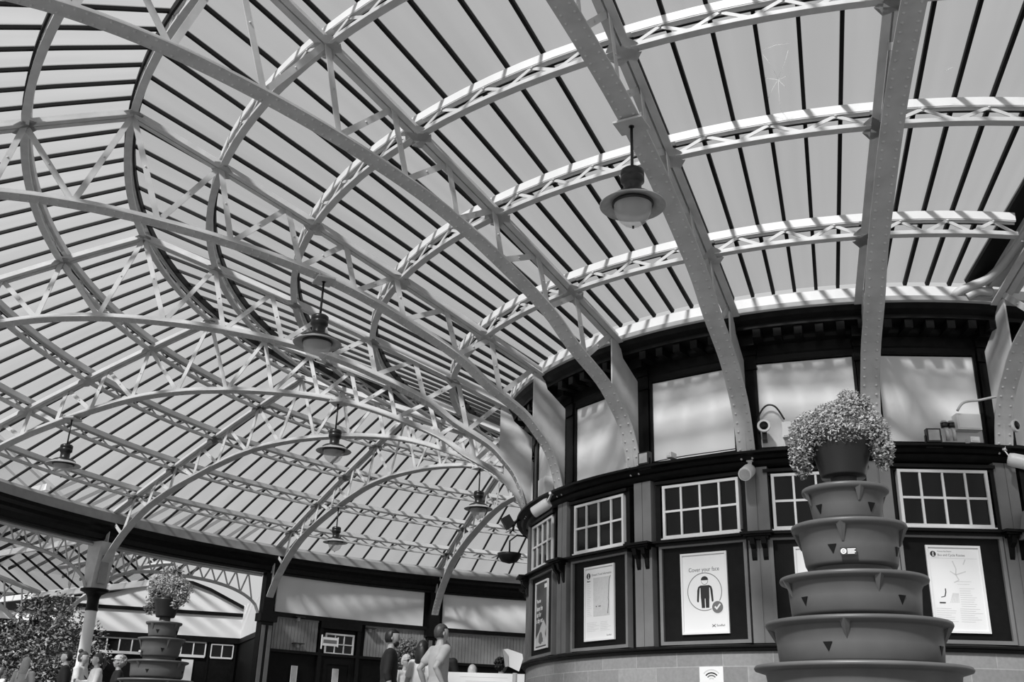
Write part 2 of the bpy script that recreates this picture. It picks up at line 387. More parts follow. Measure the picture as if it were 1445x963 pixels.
crack('milky glazed roof bay with black bars, inner slope, between first and second trusses from right', [[(1.55, -8.07, 7.02), (1.63, -8.09, 7.04)], [(1.3, -7.74, 6.86), (1.46, -7.75, 6.88)]])
# valley gutter at the right where the round roof meets the platform roof
vg = empty('valley_gutter', VA, 0, 'pale boxed valley gutter with black edge strip at the upper right of the glazing', 'gutter')
side = V((cos(TH(.5)) * 0 - sin(TH(.5)), cos(TH(.5)), 0)).normalized()
m = MB(); m.bar(side * .10 + V((0, 0, .0)), VE - VA + side * .10 + V((0, 0, .0)), .24, .07); m.build('edge_strip', 'bar', vg)
m = MB(); m.bar(side * .4 - V((0, 0, .03)), VE - VA + side * .4 - V((0, 0, .03)), .36, .1); m.bar(side * .26 + V((0, 0, -.06)), VE - VA + side * .26 + V((0, 0, -.06)), .05, .12); m.bar(side * .58 + V((0, 0, -.09)), VE - VA + side * .58 + V((0, 0, -.09)), .07, .16); m.build('gutter_box', 'iron', vg)
m = MB()
q = [side * .45, side * 1.15, VE - VA + side * 2.0, VE - VA + side * .45]
m.add([p + V((0, 0, .06)) for p in q] + [p + V((0, 0, .09)) for p in q], [(0, 1, 2, 3), (7, 6, 5, 4), (0, 4, 5, 1), (1, 5, 6, 2), (2, 6, 7, 3), (3, 7, 4, 0)]); m.build('soffit_board', 'gutter', vg)

# ------------------------------------------------------------------ round ticket office
tk = empty('ticket_office', (0, 0, 0), 0, 'round ticket office with black woodwork, white upper panels and small white paned windows', 'building')
T2 = 2 * pi
def ringpart(name, P, m, parent=tk, n=120, smooth=False): return MB().ring(P, 0, T2, n, closed=True, smooth=smooth).build(name, m, parent)
ringpart('stone_base', [(4.6, 0), (5.1, 0), (5.1, 1.37), (4.6, 1.37)], 'stone')
ringpart('sill', [(4.7, 1.37), (5.13, 1.37), (5.15, 1.385), (5.15, 1.405), (5.18, 1.415), (5.18, 1.435), (5.12, 1.455), (4.7, 1.455)], 'dark')
ringpart('lower_wall', [(4.9, 1.455), (5.02, 1.455), (5.02, 3.66), (4.9, 3.66)], 'darkmatt')
ringpart('ledge', [(4.9, 3.60), (5.09, 3.60), (5.12, 3.64), (5.14, 3.68), (5.2, 3.69), (5.23, 3.73), (5.31, 3.745), (5.31, 3.775), (5.27, 3.785), (5.0, 3.83), (4.9, 3.83)], 'dark')
ringpart('upper_wall', [(4.8, 3.8), (4.955, 3.8), (4.955, 5.1), (4.8, 5.1)], 'dark')
ringpart('cornice', [(4.8, 5.03), (5.04, 5.03), (5.05, 5.10), (5.07, 5.12), (5.07, 5.24), (5.15, 5.27), (5.17, 5.31), (5.17, 5.34), (5.42, 5.36), (5.42, 5.41), (5.5, 5.46), (5.54, 5.52), (5.0, 5.52), (4.8, 5.3)], 'dark')
ringpart('eaves_gutter', [(5.2, 5.52), (5.55, 5.52), (5.57, 5.54), (5.57, 5.60), (5.2, 5.60)], 'gutter')
ringpart('eaves_board', [(5.40, 5.60), (5.545, 5.60), (5.545, 5.735), (5.40, 5.78)], 'white')
MB().ring([(0.01, 5.42), (5.2, 5.42), (5.2, 5.5), (.01, 5.5)], 0, T2, 60, closed=True).build('roof_deck', 'darkmatt', tk)
for j in range(120):
    pass
def frame_of(kc, r, z=0):
    t = TH(kc); return (r * cos(t), r * sin(t), z), t + pi / 2
def rect_frame(m, w_, z0, z1, b, y0, y1):
    m.box(-w_ / 2, -w_ / 2 + b, y0, y1, z0, z1); m.box(w_ / 2 - b, w_ / 2, y0, y1, z0, z1)
    m.box(-w_ / 2 + b, w_ / 2 - b, y0, y1, z1 - b, z1); m.box(-w_ / 2 + b, w_ / 2 - b, y0, y1, z0, z0 + b)
OFF = {0: -.015, 1: -.035, 2: -.07, 3: -.003, 4: .06, 5: .05}
BAYS = list(range(-2, 7))
first = {}
for k in BAYS:
    kc = k + .5 + OFF.get(k, 0)
    # board with grey moulding
    loc, rz = frame_of(kc, 5.02)
    if not first:
        m = MB(); m.box(-.57, .57, -.035, .02, 1.49, 2.68); first['b'] = m.data('notice_board', 'darkmatt')
        m = MB(); rect_frame(m, 1.21, 1.465, 2.715, .042, -.075, .02); first['m'] = m.data('moulding', 'grey')
        m = MB(); m.box(-.66, .66, -.16, .02, 2.735, 2.76); m.box(-.64, .64, -.10, .02, 2.70, 2.735); first['c'] = m.data('board_cornice', 'dark')
        m = MB(); rect_frame(m, 1.075, 2.80, 3.50, .036, -.075, .02)
        for j in (1, 2, 3): m.box(-.5375 + j * 1.075 / 4 - .013, -.5375 + j * 1.075 / 4 + .013, -.07, -.02, 2.83, 3.47)
        m.box(-.51, .51, -.068, -.02, 3.14, 3.168); m.box(-.56, .56, -.09, .02, 2.785, 2.802); first['w'] = m.data('window', 'white')
        m = MB(); m.box(-.515, .515, -.045, -.035, 2.82, 3.48); first['p'] = m.data('pane', 'pane')
        m = MB(); m.box(-.63, .63, -.10, .02, 3.52, 3.56); rect_frame(m, 1.30, 2.76, 3.56, .075, -.055, .02); first['s'] = m.data('window_surround', 'dark')
        m = MB(); m.box(-.6, .6, -.045, .02, 3.875, 5.0); first['wp'] = m.data('white_panel', 'panel')
        m = MB(); rect_frame(m, 1.27, 3.83, 5.05, .036, -.075, .02); first['wf'] = m.data('panel_surround', 'dark')
        m = MB()
        for s in (-1, 1): m.box(s * .075 - .066, s * .075 + .066, -.075, .03, 1.46, 3.60)
        m.box(-.007, .007, -.068, .03, 1.46, 3.60); first['pl'] = m.data('pilaster', 'grey')
        m = MB(); m.box(-.2, .2, -.25, .0, 2.735, 2.765); m.box(-.17, .17, -.2, .0, 2.715, 2.735)
        m.prism([(0, 0)] * 0 or [(-.13, 2.715), (.13, 2.715), (.13, 2.68), (-.13, 2.68)], -.16, -.05)
        for s in (-1, 1):
            m.add([(s * .07 + d, y, z_) for d in (-.03, .03) for y, z_ in ((-.07, 2.70), (-.19, 2.70), (-.17, 2.62), (-.11, 2.57), (-.09, 2.47), (-.07, 2.42))],
                  [(0, 1, 2, 3, 4, 5), (11, 10, 9, 8, 7, 6)] + [(i, i + 6, (i + 1) % 6 + 6, (i + 1) % 6) for i in range(6)])
        first['br'] = m.data('bracket', 'dark')
        m = MB(); m.box(-.11, .11, -.1, .1, 3.8, 5.0); m.box(-.135, .135, -.13, .1, 4.93, 4.97); m.box(-.125, .125, -.12, .1, 4.97, 5.12); m.box(-.145, .145, -.15, .1, 5.12, 5.2); m.box(-.16, .16, -.3, .1, 5.2, 5.36); m.box(-.13, .13, -.125, .1, 3.8, 3.9)
        first['po'] = m.data('post', 'dark')
        m = MB()
        for j in range(7):
            x = -.78 + j * .26
            if 0 < j < 7: m.box(x - .05, x + .05, -.33, .02, 5.24, 5.35)
        first['mo'] = m.data('modillions', 'dark')
    def part(key, name, par, loc, rz):
        o = bpy.data.objects.new(name, first[key]); COL.objects.link(o); o.parent = par; o.location = loc; o.rotation_euler = (0, 0, rz); return o
    b = part('b', 'notice_board', tk, loc, rz); part('m', 'moulding', b, (0, 0, 0), 0)
    part('c', 'board_cornice', tk, loc, rz)
    wn = part('w', 'window', tk, loc, rz); part('p', 'pane', wn, (0, 0, 0), 0); part('s', 'window_surround', tk, loc, rz)
    loc, rz = frame_of(k + .49, 4.955)
    part('wp', 'white_panel', tk, loc, rz); part('wf', 'panel_surround', tk, loc, rz)
    loc, rz = frame_of(k + .5, 5.06); part('mo', 'modillions', tk, loc, rz)
    pk = k + (OFF.get(k, 0) + OFF.get(k - 1, 0)) / 2
    loc, rz = frame_of(pk, 5.05); part('pl', 'pilaster', tk, loc, rz); part('br', 'bracket', tk, loc, rz)
    loc, rz = frame_of(k - .02, 4.96); part('po', 'post', tk, loc, rz)

# ------------------------------------------------------------------ posters
def disc(m, x, z, r, y, n=32, r0=0):
    if r0:
        vs = [(x + q * cos(2 * pi * j / n), yy, z + q * sin(2 * pi * j / n)) for yy in (y, y - .0008) for q in (r0, r) for j in range(n)]
        fs = []
        for j in range(n):
            i = (j + 1) % n
            fs += [(j, i, n + i, n + j), (2 * n + j, 3 * n + j, 3 * n + i, 2 * n + i), (n + j, n + i, 3 * n + i, 3 * n + j), (j, 2 * n + j, 2 * n + i, i)]
        m.add(vs, fs)
    else:
        vs = [(x + r * cos(2 * pi * j / n), yy, z + r * sin(2 * pi * j / n)) for yy in (y, y - .0008) for j in range(n)]
        m.add(vs, [tuple(range(n)), tuple(range(2 * n - 1, n - 1, -1))] + [(j, (j + 1) % n, n + (j + 1) % n, n + j) for j in range(n)])
def flat(m, pts, y=-.0, t=.0008): m.prism(pts, y - t, y)
def poster_base(k, kc, label, w_=.635, z0=1.585, z1=2.585):
    loc, rz = frame_of(kc, 5.062, z0)
    p = empty('poster', loc, rz, label, 'poster'); h = z1 - z0
    m = MB(); rect_frame(m, w_, 0, h, .026, -.022, .004); m.build('frame', 'alu', p)
    m = MB(); m.box(-w_ / 2 + .02, w_ / 2 - .02, -.008, .002, .02, h - .02); m.build('sheet', 'paper', p)
    return p, h
Y = -.0085
# face covering poster
p, h = poster_base(2, 2.425, 'white poster reading Cover your face with a masked figure in a circle')
text('heading', 'Cover your face', .074, 'ink', p, (0, Y, .765), 'CENTER', bold=-.0004, sx=.86)
m = MB(); disc(m, .0, .515, .235, Y, 48, .226); m.build('circle', 'inkgrey', p)
m = MB()
cx = .005
hz = .655
vs = [(cx + .05 * cos(a), hz + .05 * sin(a)) for a in [i * pi / 12 for i in range(13)]]; flat(m, vs, Y)
fa = [(cx + .047 * cos(a), hz - .006 + .05 * sin(a)) for a in [pi + i * pi / 12 for i in range(13)]]
fb = [(cx + .043 * cos(a), hz - .006 + .045 * sin(a)) for a in [pi + i * pi / 12 for i in range(13)]][::-1]; flat(m, fa + fb, Y)
body = [(-.062, .35), (-.062, .30), (.062, .30), (.062, .35)]
flat(m, [(cx - .05, .315), (cx - .006, .315), (cx - .006, .42), (cx + .006, .42), (cx + .006, .315), (cx + .05, .315), (cx + .056, .545), (cx + .05, .587), (cx - .05, .587), (cx - .056, .545)][:3] + [(cx - .004, .43)] + [(cx - .056, .43)], Y)
flat(m, [(cx + .006, .315), (cx + .052, .315), (cx + .056, .43), (cx + .004, .43)], Y)
flat(m, [(cx - .058, .43), (cx + .058, .43), (cx + .06, .56), (cx + .085, .575), (cx + .06, .592), (cx - .06, .592), (cx - .085, .575), (cx - .06, .56)], Y)
for s in (-1, 1):
    A = [(cx + s * .058, .592), (cx + s * .09, .575), (cx + s * .104, .53), (cx + s * .112, .40), (cx + s * .102, .385), (cx + s * .088, .39), (cx + s * .085, .42), (cx + s * .072, .545)]
    flat(m, A if s < 0 else A[::-1], Y)
m.build('figure', 'ink', p)
m = MB(); disc(m, .168, .318, .082, Y - .001, 32); m.build('badge_border', 'paper', p)
m = MB(); disc(m, .168, .318, .073, Y - .0022, 32); m.build('badge', 'inkgrey', p)
m = MB(); flat(m, [(.125, .318), (.14, .334), (.157, .314), (.198, .362), (.213, .348), (.158, .285)], Y - .0036); m.build('tick', 'paper', p)
text('operator_name', 'ScotRail', .036, 'ink', p, (.145, Y, .088), 'LEFT', sx=.95)
m = MB()
for s in (-1, 1): m.bar((.085, Y, .098 - s * .016), (.132, Y, .098 + s * .016), .007, .001, up=(0, 1, 0))
m.build('operator_mark', 'ink', p)
def info_symbol(p, x, z, r):
    m = MB(); disc(m, x, z, r, Y, 28); m.build('information_symbol', 'ink', p)
    m = MB(); disc(m, x + .002, z + r * .48, r * .2, Y - .001, 14); m.box(x - r * .16, x + r * .18, Y - .0018, Y - .001, z - r * .6, z + r * .2); m.box(x - r * .35, x + r * .18, Y - .0018, Y - .001, z + r * .1, z + r * .2); m.box(x - r * .35, x + r * .38, Y - .0018, Y - .001, z - r * .68, z - r * .54); m.build('symbol_letter', 'paper', p)
def lines(m, x0, x1, z0, n, dz, hgt=.005):
    for i in range(n): m.box(x0, x0 + (x1 - x0) * random.uniform(.55, 1), Y - .0008, Y, z0 - i * dz, z0 - i * dz + hgt)
# onward travel map
p, h = poster_base(3, 3.497, 'white poster headed Onward Travel Information with a map of the shoreline railway')
info_symbol(p, -.235, .875, .042)
text('heading', 'Onward Travel Information', .042, 'inkgrey', p, (-.17, Y, .87), sx=.9); text('subheading', 'Buses', .03, 'ink', p, (-.265, Y, .795), bold=.001)
m = MB(); m.box(-.13, .215, Y - .0006, Y, .32, .84); m.build('map', 'inklight', p)
m = MB(); lines(m, -.265, -.16, .76, 18, .025); lines(m, -.27, .0, .24, 6, .022); lines(m, .02, .26, .24, 6, .022); m.build('small_print', 'inklight', p)
m = MB(); pts = [(.235, .845), (.215, .80), (.2, .72), (.195, .62), (.185, .55), (.195, .5), (.185, .42), (.175, .345)]
for a, b in zip(pts, pts[1:]): m.bar((a[0], Y - .001, a[1]), (b[0], Y - .001, b[1]), .009, .001, up=(0, 1, 0))
m.box(-.075, -.055, Y - .0015, Y, .445, .46); m.box(-.02, .03, Y - .0015, Y, .447, .457); m.build('railway_line', 'ink', p)
text('operator_name', 'ScotRail', .03, 'inkgrey', p, (.15, Y, .055))
# bus and cycle routes
p, h = poster_base(0, .475, 'white poster headed Bus and Cycle Routes right of the tall near planter')
info_symbol(p, -.235, .9, .034)
text('overline', 'Wemyss Bay Station', .02, 'inkgrey', p, (-.185, Y, .925)); text('heading', 'Bus and Cycle Routes', .04, 'inkgrey', p, (-.185, Y, .875), sx=.9)
m = MB(); m.box(-.27, .27, Y - .0006, Y, .848, .852); m.box(-.25, -.17, Y - .0006, Y, .86, .864)
for (a, b, c, d) in ((-.02, .82, .01, .73), (.01, .73, .0, .66), (.0, .66, .12, .70), (.0, .66, -.06, .70), (.13, .84, .1, .78), (0, .66, .03, .6), (.03, .6, -.03, .57)): m.bar((a, Y, b), (c, Y, d), .012, .001, up=(0, 1, 0))
for j in range(9): m.bar((-.1 + j * .012, Y, .34), (-.06 + j * .008, Y, .45), .006, .001, up=(0, 1, 0))
lines(m, .0, .2, .58, 2, .03); lines(m, .02, .24, .5, 9, .025); lines(m, -.27, -.02, .27, 7, .024); lines(m, .0, .26, .27, 7, .024); m.build('route_map', 'inklight', p)
m = MB(); m.bar((-.2, Y, .40), (-.155, Y, .41), .008, .001, up=(0, 1, 0)); m.bar((-.155, Y, .41), (-.14, Y, .46), .012, .001, up=(0, 1, 0)); m.bar((-.14, Y, .46), (-.14, Y, .5), .012, .001, up=(0, 1, 0)); m.box(-.225, -.155, Y - .001, Y, .33, .345); m.build('shoreline', 'ink', p)
text('operator_name', 'ScotRail', .028, 'inkgrey', p, (-.2, Y, .06))
# dark artwork poster at the left bay
p, h = poster_base(4, 4.56, 'dark advertising poster in a white frame at the left end of the ticket office')
m = MB(); m.box(-.285, .285, -.011, -.009, .03, h - .03); m.build('print', mat('dark_print', .07, .5, .7, 3.2), p)
for i, (t_, sz) in enumerate((('You can', .075), ('leave the', .1), ('car for', .1), ('a day out', .1))): text('heading', t_, sz, 'paper', p, (-.25, -.0115, .66 - i * .09 + (.03 if i == 0 else 0)), bold=.002, sx=.85)
m = MB(); lines(m, -.25, .05, .38, 6, .035, .012); m.build('small_print', 'inklight', p)
m = MB(); m.box(.14, .26, -.0125, -.0115, .88, .94); m.build('corner_mark', 'paper', p)
m = MB(); m.prism([(-.28, .05), (.28, .05), (.28, .12), (.2, .2), (.26, .3), (.12, .42), (-.02, .33), (-.1, .26), (-.28, .16)], -.0124, -.0115)
m.build('artwork', 'inklight', p)
m = MB(); disc(m, -.02, .16, .09, -.0126, 24); m.box(-.12, .1, -.0135, -.0126, .1, .16); m.build('artwork_shape', 'inkgrey', p)
# poster hidden mostly behind the tower planter
p, h = poster_base(1, 1.47, 'white poster almost hidden behind the tall near planter')
# wifi notice on the stone base
loc, rz = frame_of(2.385, 5.103, .96)
p = empty('wifi_sign', loc, rz, 'small white sign with a wireless symbol on the stone base', 'sign')
m = MB(); m.box(-.155, .155, -.006, .002, -.13, .24); m.build('plate', 'paper', p)
for i, (rr, mm) in enumerate(((.14, 'inklight'), (.105, 'ink'), (.075, 'inkgrey'), (.045, 'inklight'))):
    m = MB(); a0, a1 = RD(42), RD(138)
    arc = lambda q: [(q * cos(a0 + (a1 - a0) * j / 14), .07 + q * sin(a0 + (a1 - a0) * j / 14)) for j in range(15)]
    flat(m, arc(rr) + arc(rr - .016)[::-1], -.0065); m.build('arc', mm, p)

# ------------------------------------------------------------------ fittings on the ticket office ledge
def speaker(kc, label, tilt=RD(-25), yaw=0, z=3.56, r=5.30):
    loc, rz = frame_of(kc, r, z)
    p = empty('speaker', loc, rz + yaw, label, 'speaker', 'white drum speakers under the ledge')
    m = MB(); m.tube([(0, .02, .0), (0, -.03, 0), (0, -.25, 0), (0, -.27, 0)], [.075, .085, .085, .08], 20)
    m.v = [(x, y * cos(tilt) - z_ * sin(tilt), y * sin(tilt) * -1 * -1 + z_ * cos(tilt)) for x, y, z_ in m.v]; m.build('drum', 'plastic', p)
    m = MB(); m.tube([(0, -.274, 0), (0, -.276, 0)], [.066, .066], 20); m.v = [(x, y * cos(tilt) - z_ * sin(tilt), y * sin(tilt) + z_ * cos(tilt)) for x, y, z_ in m.v]; m.build('grille', 'lampwhite', p)
    m = MB(); m.bar((0, 0, .02), (0, .06, .14), .05, .012); m.box(-.04, .04, .03, .07, .12, .16); m.build('bracket', 'plastic', p)
speaker(1.985, 'white drum speaker facing out above the pilaster right of the face covering poster', RD(25), 0, 3.55, 5.2)
speaker(4.08, 'white drum speaker pointing left below the ledge at the left end', RD(28), RD(-52), 3.6, 5.32)
speaker(.0, 'white drum speaker pointing right below the ledge at the right end', RD(20), RD(48), 3.6, 5.3)
def flood(kc, label, z=3.80):
    loc, rz = frame_of(kc, 5.24, z)
    p = empty('floodlight', loc, rz, label, 'floodlight', 'small square floodlights on the ledge')
    m = MB(); m.box(-.085, .085, -.05, .03, .03, .2); m.build('housing', 'black', p)
    m = MB(); m.box(-.066, .066, -.056, -.05, .05, .182); m.build('lens', 'lampwhite', p)
    m = MB(); m.box(-.1, -.088, -.02, .01, -.02, .12); m.box(.088, .1, -.02, .01, -.02, .12); m.box(-.1, .1, -.02, .01, -.03, -.018); m.build('yoke', 'black', p)
flood(2.87, 'small square floodlight on the ledge left of the face covering poster bay', 3.76); flood(.555, 'small square floodlight on the ledge above the right hand window', 3.76)
def cctv(kc, label, z, yaw, up=.0):
    loc, rz = frame_of(kc, 5.22, z)
    p = empty('security_camera', loc, rz + yaw, label, 'camera', 'ball security cameras')
    m = MB(); m.tube([(0, .1, 0), (0, -.04, 0), (0, -.06, 0)], [.05, .085, .08], 18); m.build('body', 'plastic', p)
    m = MB(); m.tube([(0, -.061, 0), (0, -.07, 0), (0, -.085, 0)], [.055, .05, .02], 16); m.build('lens', 'pane', p)
    m = MB(); m.box(-.03, .03, .02, .2, -.16, -.03); m.build('bracket', 'black', p)
cctv(1.84, 'white ringed security camera beside the truss foot left of the flowers', 4.09, RD(10))
cctv(-.08, 'white ringed security camera beyond the truss foot at right end', 4.05, RD(25))
def wallbox(name, kc, label, w_, h_, z, r=5.06, m_='plastic'):
    loc, rz = frame_of(kc, r, z); p = empty(name, loc, rz, label, 'box')
    m = MB(); m.box(-w_ / 2, w_ / 2, -.1, .04, 0, h_); m.build('case', m_, p); m = MB(); m.box(-w_ / 2 + .015, w_ / 2 - .015, -.108, -.1, .015, h_ - .015); m.build('lid', m_, p); return p
wallbox('junction_box', .235, 'white junction box against the right end upper panel', .30, .2, 4.0)
wallbox('junction_box', 1.62, 'white junction box with a cable half hidden by the near flowers', .24, .2, 3.95)
wallbox('junction_box', 4.46, 'white junction box on the ledge at left end beside the truss foot', .34, .3, 3.84)
wallbox('small_light', 2.62, 'tiny white light fitting on the ledge above the face covering poster', .08, .07, 3.82, 5.22)
wallbox('small_light', .26, 'tiny white light fitting on the ledge below the white junction box', .11, .07, 3.79, 5.22)
for i, kk in enumerate((.43, .375)):
    loc, rz = frame_of(kk, 5.12, 3.86)
    p = empty('ledge_lamp', loc, rz, ['small black capped lamp on a white stalk, left of its pair', 'small black capped lamp on a white stalk, nearer the junction box'][i], 'lamp', 'black capped lamps on the ledge')
    m = MB(); m.tube([(.03, 0, 0), (.02, -.02, .1), (-.01, -.04, .16)], .022, 10); m.build('stalk', 'plastic', p)
    m = MB(); m.tube([(-.01, -.04, .15), (-.015, -.045, .21)], .042, 12); m.build('cap', 'black', p); m = MB(); m.tube([(-.015, -.045, .21), (-.016, -.046, .235)], [.044, .03], 12); m.build('top', 'lampwhite', p)
def cable(label, kzs, r=5.24, rad=.012, m_='black', name='cable'):
    pts = []
    for q in kzs:
        kk, z = q[:2]; rr = q[2] if len(q) > 2 else r
        t = TH(kk); pts.append(V((rr * cos(t), rr * sin(t), z)))
    out = []
    for i in range(len(pts) - 1):
        p0, p1, p2, p3 = pts[max(i - 1, 0)], pts[i], pts[i + 1], pts[min(i + 2, len(pts) - 1)]
        for j in range(6):
            t = j / 6; out.append(.5 * (2 * p1 + (p2 - p0) * t + (2 * p0 - 5 * p1 + 4 * p2 - p3) * t * t + (3 * p1 - p0 - 3 * p2 + p3) * t ** 3))
    out.append(pts[-1]); m = MB(); m.tube(out, rad, 8); o = m.build(name, m_); tag(o, label, 'cable'); return o
cable('black cable looping from the ringed camera to the white junction box', [(1.9, 4.05), (1.9, 4.25), (1.83, 4.4), (1.75, 4.38), (1.68, 4.2)], 5.1)
cable('thin black cable clipped along the ledge above the face covering poster', [(2.95, 3.83), (2.7, 3.845), (2.5, 3.85), (2.3, 3.85), (2.05, 3.86)], 5.16, .007)
cable('pale cables tied around the right end truss foot', [(.33, 4.22), (.27, 4.33), (.14, 4.37), (.04, 4.38, 5.32), (-.02, 4.34, 5.32)], 5.2, .016, 'cable')
cable('thick lagged white pipe running off the cornice beside the right end truss', [(.34, 5.60, 5.5), (.28, 5.68, 5.56), (.2, 5.73, 5.62), (.1, 5.80, 5.75), (.03, 6.0, 6.1), (.0, 6.5, 7.0), (-.02, 7.0, 8.0)], 5.5, .06, 'cable', 'pipe')
cable('short lagged white pipe end on the cornice at right', [(.24, 5.60, 5.55), (.16, 5.66, 5.6), (.06, 5.66, 5.6)], 5.5, .055, 'cable', 'pipe')
# wall lantern bracket at the left silhouette
loc, rz = frame_of(5.25, 5.25, 3.45)
p = empty('wall_floodlight', loc, rz, 'black floodlight hanging from the left end of the ledge', 'floodlight')
m = MB(); m.box(-.09, .09, -.22, -.05, .1, .3); m.v = [(x, y * .8 - z_ * .5, z_ * .8 + y * .5 + .15) for x, y, z_ in m.v]; m.build('housing', 'black', p)
m = MB(); m.tube([(0, 0, .3), (0, -.1, .25), (0, -.12, .1)], .02, 8); m.build('arm', 'black', p)
loc, rz = frame_of(5.2, 5.2, 2.95)
p = empty('hanging_basket', loc, rz, 'dark round hanging basket bracket at the left silhouette of the ticket office', 'basket')
m = MB(); m.lathe([(.02, 0), (.13, .03), (.19, .12), (.2, .16), (.18, .16), (.1, .05)], 20, (0, -.22, .05)); m.build('bowl', 'black', p)
m = MB(); m.tube([(0, .05, .5), (0, -.1, .52), (0, -.22, .42), (0, -.22, .2)], .014, 8); m.build('bracket', 'black', p)

# ------------------------------------------------------------------ pendant lamps
def make_lamp():
    root = empty('pendant_lamp', (0, 0, 0))
    m = MB(); m.tube([(0, 0, 0), (0, 0, -.56)], .016, 10); m.tube([(0, 0, -.02), (0, 0, .03)], .03, 10); m.build('rod', 'black', root)
    m = MB(); m.box(-.13, .13, -.16, .16, -.012, .012); m.tube([(-.1, -.14, -.02), (-.1, -.14, .06)], .012, 6); m.tube([(.1, .14, -.02), (.1, .14, .06)], .012, 6); m.build('clamp', 'iron', root)
    m = MB(); m.lathe([(.01, -.53), (.1, -.54), (.122, -.56), (.122, -.615), (.115, -.62), (.122, -.63), (.122, -.68), (.1, -.70), (.092, -.72), (.092, -.80), (.11, -.83), (.19, -.85), (.225, -.875), (.23, -.90)], 32); m.build('cap', 'black', root)
    m = MB(); m.lathe([(.225, -.895), (.27, -.925), (.33, -.95), (.338, -.958), (.33, -.966), (.27, -.945), (.2, -.915), (.13, -.90), (.1, -.9)], 40); m.build('shade', 'lampwhite', root)
    m = MB(); m.lathe([(.21, -.93), (.213, -.945), (.205, -.965), (.2, -.965), (.2, -.93)], 40); m.build('ring', 'black', root)
    m = MB(); m.lathe([(.195, -.945), (.195, -.985), (.178, -1.05), (.145, -1.115), (.095, -1.165), (.04, -1.19), (.0, -1.195)], 32); m.build('globe', 'lampglass', root)
    m = MB(); m.lathe([(.0, -.92), (.11, -.925), (.12, -.96), (.11, -1.0), (.06, -1.01), (.0, -1.01)], 24); m.build('lamp_holder', 'black', root)
    m = MB(); m.tube([(0, 0, -1.19), (0, 0, -1.215)], .012, 8); m.build('finial', 'black', root)
    return root
LL = {(2, 1.745): 'largest pendant lamp with white disc shade and glass bowl, nearest the camera',
      (4, 1.74): 'dark capped pendant lamp with glass bowl hanging in the middle left, second largest',
      (6, 1.73): 'pendant lamp with glass bowl hanging from the arched truss directly below the second largest lamp',
      (6, 2.826): 'pendant lamp hanging at the far left of the hall above the white column',
      (8, 2.826): 'smallest pendant lamp hanging low over the board wall',
      (8, 1.72): 'pendant lamp hanging just left of the ticket office above the standing men'}
lp = make_lamp()
for i, ((k, r), lab) in enumerate(LL.items()):
    o = lp if i == 0 else copy_tree(lp); t = TH(k)
    o.location = (r * S * cos(t), r * S * sin(t), Z(lerp_poly(BOT, r)) - .012); o.rotation_euler = (0, 0, t); tag(o, lab, 'lamp', 'pendant lamps hung from the trusses')

# ------------------------------------------------------------------ outer wall of the hall
RO = 17.95
def sector(name, P, k0, k1, m, kind='structure', parent=None, n=None):
    o = MB().ring(P, TH(k1), TH(k0), n or max(8, int((k1 - k0) * 10)))
    ob = o.build(name, m, parent)
    if kind: ob['kind'] = kind
    return ob
sector('trim_1', [(RO - .12, 4.66), (RO + .3, 4.66), (RO + .3, 5.14), (RO - .42, 5.14), (RO - .40, 5.06), (RO - .3, 5.0), (RO - .26, 4.92), (RO - .18, 4.86), (RO - .16, 4.74), (RO - .12, 4.72)], 5.0, 12, 'dark')
sector('trim_2', [(RO - .44, 5.14), (RO + .3, 5.14), (RO + .3, 5.44), (RO - .36, 5.44), (RO - .42, 5.36)], 5.0, 12, 'gutter')
wb = empty('wall_back', (0, 0, 0), 0, kind='structure')
sector('wall_body', [(RO, 0), (RO + .2, 0), (RO + .2, 4.7), (RO, 4.7)], 8, 12, 'darkmatt', None, wb)
for k in range(8, 12):
    sector('white_panel', [(RO - .05, 3.62), (RO + .01, 3.62), (RO + .01, 4.67), (RO - .05, 4.67)], k + .055, k + .94, 'panel', None, wb)
    sector('rail', [(RO - .12, 3.5), (RO + .01, 3.5), (RO + .01, 3.62), (RO - .12, 3.62)], k, k + 1, 'dark', None, wb)
    sector('shelf_rail', [(RO - .09, 2.52), (RO + .01, 2.52), (RO + .01, 2.6), (RO - .09, 2.6)], k, k + 1, 'dark', None, wb)
def boards(k0, k1):
    m = MB(); n = round((k1 - k0) * DTH * -RO / .105)
    for j in range(n):
        ka, kb = k0 + (k1 - k0) * j / n, k0 + (k1 - k0) * (j + .9) / n
        m.ring([(RO - .035, 2.6), (RO + .01, 2.6), (RO + .01, 3.45), (RO - .035, 3.45)], TH(kb), TH(ka), 1)
    m.ring([(RO - .012, 2.6), (RO + .01, 2.6), (RO + .01, 3.45), (RO - .012, 3.45)], TH(k1), TH(k0), 6)
    m.ring([(RO - .05, 3.45), (RO + .01, 3.45), (RO + .01, 3.5), (RO - .05, 3.5)], TH(k1), TH(k0), 6)
    m.build('vertical_boards', 'gate', wb)
boards(8.05, 8.32); boards(8.60, 8.97); boards(9.03, 9.97); boards(10.03, 10.9)
for k in (8, 9, 10):
    loc, rz = frame_of(k, RO - .1, 0); rz += pi
    o = empty('wall_pier', loc, rz, {8: 'black pier with grey strips between the gable wall and board wall', 9: 'black pier behind the man in the pale T-shirt', 10: 'black pier hidden behind the left edge of ticket office'}[k], 'pier', 'piers carrying the outer trusses')
    m = MB(); m.box(-.2, .2, -.12, .12, 0, 3.4); m.box(-.27, .27, -.2, .12, 3.3, 3.52); m.box(-.17, .17, -.1, .12, 3.52, 4.66); m.build('shaft', 'dark', o)
    m = MB(); m.box(-.17, -.05, -.135, -.1, .2, 3.2); m.box(.05, .17, -.135, -.1, .2, 3.2); m.build('strip', 'grey', o)
